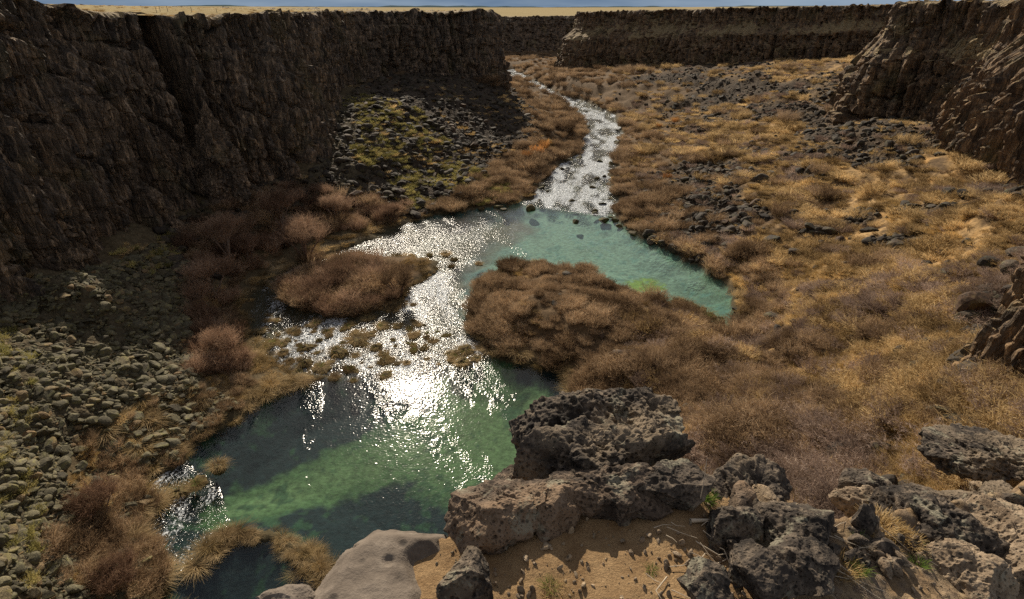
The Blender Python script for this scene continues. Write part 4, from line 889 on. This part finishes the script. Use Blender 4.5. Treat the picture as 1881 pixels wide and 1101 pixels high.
n_ = 7500; rg = np.random.default_rng(44); gx_, gy_ = rg.uniform(-.6, 4.2, n_), rg.uniform(-.2, 3.2, n_); e_ = sdf(gx_, gy_, EDGE); k_ = (e_ > .04)&((gx_ > .9)|(fbm(gx_*3, gy_*3, seed=45) > -.1)); gx_, gy_ = gx_[k_], gy_[k_]
cg = bpy.data.collections.new('sources_gravel'); [cg.objects.link(o) for o in list(C.objects) if o.name in ('pebble', 'pebble.001', 'pebble.002', 'pebble.003')]
ss_ = .003+.009*rg.uniform(0, 1, len(gx_))**4*(1+(gx_ > 1)*.8)
gn_scatter('gravel', cg, np.stack([gx_, gy_, ledge_z(gx_, gy_)+.001], -1), rg.uniform(0, 6, (len(gx_), 3)), np.stack([ss_]*3, -1), 'fine grit and gravel on the rim ledge')
def stem(pts3, r0, name, label, cat, mat, group=None):
    V = []; Q = []; A = [np.array(p) for p in pts3]
    for i, p in enumerate(A):
        d = A[min(i+1, len(A)-1)]-A[max(i-1, 0)]; d = d/(np.linalg.norm(d)+1e-9); u = np.cross(d, [.2, .3, 1.]); u /= np.linalg.norm(u); w = np.cross(d, u); rr_ = r0*(1-.6*i/(len(A)-1))
        for k in range(6): V.append(p+rr_*(u*math.cos(k*PI/3)+w*math.sin(k*PI/3)))
        if i: 
            o_ = (i-1)*6
            for k in range(6): Q.append((o_+k, o_+(k+1) % 6, o_+6+(k+1) % 6, o_+6+k))
    o = link(name, mesh_np(name, np.array(V), np.array(Q), smooth=True), mat); tag(o, label, cat, group); return o
s = NT('dry_stick'); s.principled(s.mix(s.noise(s.pos(), 60, 4), (.42, .33, .22), (.62, .54, .42)), .8); M['stick'] = s.m
def L3(*l): return [FP(a, b, DZ(a)-up) for a, b, up in l]
stem(L3((1268,957,.03),(1300,956,.035),(1326,958,.03)), .009, 'stick', 'short bleached stick lying on the sand by the ridge', 'stick', M['stick'])
stem(L3((1285,925,.05),(1292,890,.25),(1299,840,.42)), .0022, 'dry_straw', 'tall dry stem rising between the ridge and the humped rock', 'grass stem', M['stick'])
for k, l in enumerate([((1380,960,.03),(1392,985,.04),(1410,992,.02)),((1310,1000,.02),(1330,1010,.05),(1342,1040,.02)),((1270,990,.02),(1320,1020,.05),(1345,1015,.03)),((1295,1045,.02),(1330,1030,.03),(1345,1020,.02)),
   ((1600,985,.04),(1660,1035,.05),(1760,1100,.03)),((1640,1000,.04),(1680,1050,.06),(1700,1090,.03)),((1225,1060,.02),(1205,1085,.03),(1215,1101,.02)),((1720,1030,.03),(1760,1065,.05),(1800,1101,.03)),((1510,1000,.03),(1512,1050,.15),(1514,1065,.02)),((1560,1060,.03),(1600,1090,.05),(1640,1100,.02))]):
    stem(L3(*l), .0028, 'dry_straw', 'thin straw coloured stem lying across the sand and rubble of the rim', 'grass stem', M['stick'], 'straw stems on the rim')
r_ = np.random.default_rng(8)
for k in range(85):
    a, b = (r_.uniform(1180, 1360), r_.uniform(960, 1095)) if k < 25 else (r_.uniform(1480, 1881), r_.uniform(970, 1100))
    p = FP(a, b)
    if sdf(p[:1], p[1:2], EDGE)[0] < .05: continue
    an = r_.uniform(-1.2, .6); l = r_.uniform(.03, .16)*(1.3 if k > 25 else .8); q_ = [p+np.array([math.cos(an)*t*l+r_.normal(0, .006), math.sin(an)*t*l, 0]) for t in (0, .5, 1)]
    for v_ in q_: v_[2] = ledge_z(v_[:1], v_[1:2])[0]+r_.uniform(.004, .03)
    stem(q_, .0016, 'dry_straw', 'broken bit of dry straw littering the ' + ('sand' if k < 25 else 'rubble of the right rim'), 'grass stem', M['stick'], 'straw bits on the sand' if k < 25 else 'straw bits on the right rim')
for k, (a, b, sc, m) in enumerate([(1290,918,.10,'green'),(1300,925,.08,'green'),(1010,1080,.07,'green'),(1020,1095,.06,'grass'),(1195,1050,.05,'green'),(1560,1030,.07,'green'),(1600,1060,.07,'grass'),(1640,1040,.08,'grass'),(1680,1070,.08,'green'),(1600,1000,.09,'grass'),(1530,1075,.08,'grass'),(1720,1060,.09,'grass'),(1660,1095,.08,'green'),(1560,1095,.08,'green'),(1620,1020,.08,'grass'),(1830,1040,.07,'green')]):
    p = FP(a, b); o = link('rim_grass', PL[m][k % 2]); o.location = (p[0], p[1], fgz(p[0], p[1])-.005); o.scale = (sc, sc, sc*1.1); o.rotation_euler[2] = k
    tag(o, 'small bright green grass tuft beside the tall dry stem' if k < 2 else ('sprig of green grass on the rim' if m == 'green' else 'wisp of dry grass on the rim'), 'grass', 'green tufts by the tall stem' if k < 2 else ('green sprigs on the rim' if m == 'green' else 'dry wisps on the rim'))
# ------------------------------------------------------------------ on the plateau: fence, scrub
s = NT('fence_wood'); s.principled(s.mix(s.noise(s.pos(), 8, 4), (.10, .08, .06), (.2, .16, .12)), .9); M['fw'] = s.m
s = NT('fence_wire'); b_ = s.principled((.25, .24, .23), .5); b_.inputs['Metallic'].default_value = .6; M['wire'] = s.m
fr = bpy.data.objects.new('wire_fence', None); C.objects.link(fr); tag(fr, 'thin wire fence with posts on the plateau above the left cliff', 'fence')
fps = []
for k, a in enumerate([285, 292, 306, 350, 396]):
    t = 112+k*5; p = PT(a, 12, t); p[2] = plat_z(p[:1], p[1:2])[0]; fps.append(p)
fr.location = fps[0]
for k, p in enumerate(fps):
    V, F = [], []
    n_ = 8
    for zz, rr_ in ((-.5, .05), (1.1, .045), (1.14, .02)):
        for j in range(n_): V.append((rr_*math.cos(j*2*PI/n_), rr_*math.sin(j*2*PI/n_), zz))
    Q = [(i*n_+j, i*n_+(j+1) % n_, (i+1)*n_+(j+1) % n_, (i+1)*n_+j) for i in range(2) for j in range(n_)]
    o = link('post', mesh_np('post', np.array(V), np.array(Q)), M['fw'], fr, tuple(p-fps[0]))
for hgt in (.5, .8, 1.05):
    V = []; Q = []
    for i, p in enumerate(fps):
        for (dy, dz_) in ((0, -.006), (.01, .004), (-.01, .004)): V.append(p-fps[0]+np.array([0, dy, hgt+dz_]))
        if i:
            for k in range(3): Q.append(((i-1)*3+k, (i-1)*3+(k+1) % 3, i*3+(k+1) % 3, i*3+k))
    link('wire', mesh_np('wire', np.array(V), np.array(Q)), M['wire'], fr)
# low scrub on the plateaus and the ledges of the rims
x = np.concatenate([rng.uniform(-260, 0, 9000), rng.uniform(40, 420, 14000)]); y = np.concatenate([rng.uniform(60, 330, 9000), rng.uniform(70, 520, 14000)])
dl = np.maximum(sdf(x, y, L_POLY), sdf(x, y, R_POLY)); ok = (dl > .5) & (rng.uniform(0, 1, len(x)) < np.where(dl < 14, .6, .12)); x, y = x[ok], y[ok]; z = plat_z(x, y)
px, py, d = proj(x, y, z); s = rng.uniform(.3, .9, len(x))
place('rim_scrub', PL['grass']+PL['brush'][:1], x, y, z-.02, s, s*.6, 'shrub', [(lambda a, b: a < 900, 'low pale scrub on the edge of the left plateau', 'scrub on the left rim'), (ANY, 'low pale scrub on the edge of the right plateau', 'scrub on the right rim')], 40, 'plateau_scrub', 'pale dry scrub over the plateau')
# ------------------------------------------------------------------ light, sky, camera
SUN_EL, SUN_AZ = math.radians(31.6), math.radians(-12)   # azimuth from +Y towards +X
w = bpy.data.worlds.new('World'); bpy.context.scene.world = w; w.use_nodes = True; nt = w.node_tree
bg = nt.nodes['Background']; sky = nt.nodes.new('ShaderNodeTexSky'); sky.sky_type = 'NISHITA'; sky.sun_disc = False
sky.sun_elevation = SUN_EL; sky.sun_rotation = SUN_AZ; sky.air_density = 1.; sky.dust_density = .6; sky.ozone_density = 2.
nt.links.new(sky.outputs[0], bg.inputs[0]); bg.inputs[1].default_value = .10
tc = nt.nodes.new('ShaderNodeTexCoord'); sx = nt.nodes.new('ShaderNodeSeparateXYZ'); nt.links.new(tc.outputs['Generated'], sx.inputs[0])
mp = nt.nodes.new('ShaderNodeMapping'); mp.inputs['Scale'].default_value = (1.6, 1.6, 14); nt.links.new(tc.outputs['Generated'], mp.inputs[0])
cn = nt.nodes.new('ShaderNodeTexNoise'); cn.inputs['Scale'].default_value = 2.2; cn.inputs['Detail'].default_value = 6; nt.links.new(mp.outputs[0], cn.inputs['Vector'])
cr = nt.nodes.new('ShaderNodeValToRGB'); nt.links.new(cn.outputs[0], cr.inputs[0]); e_ = cr.color_ramp.elements
e_[0].position = .35; e_[0].color = (.75, 1.25, 2.05, 1); e_[1].position = .68; e_[1].color = (2.2, 2.8, 3.5, 1)
mr = nt.nodes.new('ShaderNodeMapRange'); nt.links.new(sx.outputs[2], mr.inputs[0]); mr.inputs[1].default_value = .10; mr.inputs[2].default_value = .45; mr.inputs[3].default_value = 1; mr.inputs[4].default_value = 0
mx = nt.nodes.new('ShaderNodeMix'); mx.data_type = 'RGBA'; nt.links.new(mr.outputs[0], mx.inputs[0]); nt.links.new(sky.outputs[0], mx.inputs[6]); nt.links.new(cr.outputs[0], mx.inputs[7])
hc = nt.nodes.new('ShaderNodeTexNoise'); hc.inputs['Scale'].default_value = 1.7; hc.inputs['Detail'].default_value = 6; nt.links.new(tc.outputs['Generated'], hc.inputs['Vector'])
hr = nt.nodes.new('ShaderNodeMapRange'); nt.links.new(hc.outputs[0], hr.inputs[0]); hr.inputs[1].default_value = .38; hr.inputs[2].default_value = .62; hr.inputs[3].default_value = .35; hr.inputs[4].default_value = .95
hs = nt.nodes.new('ShaderNodeMapRange'); nt.links.new(sx.outputs[2], hs.inputs[0]); hs.inputs[1].default_value = .12; hs.inputs[2].default_value = .4
hm2 = nt.nodes.new('ShaderNodeMath'); hm2.operation = 'MULTIPLY'; nt.links.new(hr.outputs[0], hm2.inputs[0]); nt.links.new(hs.outputs[0], hm2.inputs[1])
m3 = nt.nodes.new('ShaderNodeMix'); m3.data_type = 'RGBA'; nt.links.new(hm2.outputs[0], m3.inputs[0]); nt.links.new(mx.outputs[2], m3.inputs[6]); m3.inputs[7].default_value = (3.0, 2.65, 2.25, 1)
nt.links.new(m3.outputs[2], bg.inputs[0])
sd = bpy.data.lights.new('sun', 'SUN'); sd.energy = 5.0; sd.angle = math.radians(.6); sd.color = (1, .885, .72)
so = bpy.data.objects.new('sun', sd); C.objects.link(so)
v = Vector((math.sin(SUN_AZ)*math.cos(SUN_EL), math.cos(SUN_AZ)*math.cos(SUN_EL), math.sin(SUN_EL))); so.rotation_euler = v.to_track_quat('Z', 'Y').to_euler(); so.location = (0, 0, 100)
cd = bpy.data.cameras.new('camera'); co = bpy.data.objects.new('camera', cd); C.objects.link(co); bpy.context.scene.camera = co
co.location = (0, 0, HC); co.rotation_euler = (PI/2-PITCH, 0, 0); cd.sensor_width = 36; cd.lens = 36*FPX/1881; cd.clip_start = .05; cd.clip_end = 30000
sc = bpy.context.scene; sc.view_settings.view_transform = 'Standard'; sc.view_settings.look = 'None'; sc.view_settings.exposure = .42
sc.cycles.max_bounces = 5; sc.cycles.diffuse_bounces = 2; sc.cycles.glossy_bounces = 2; sc.cycles.transparent_max_bounces = 8; sc.cycles.caustics_reflective = False
sc.cycles.sample_clamp_direct = 10; sc.cycles.sample_clamp_indirect = 3; sc.cycles.use_denoising = False
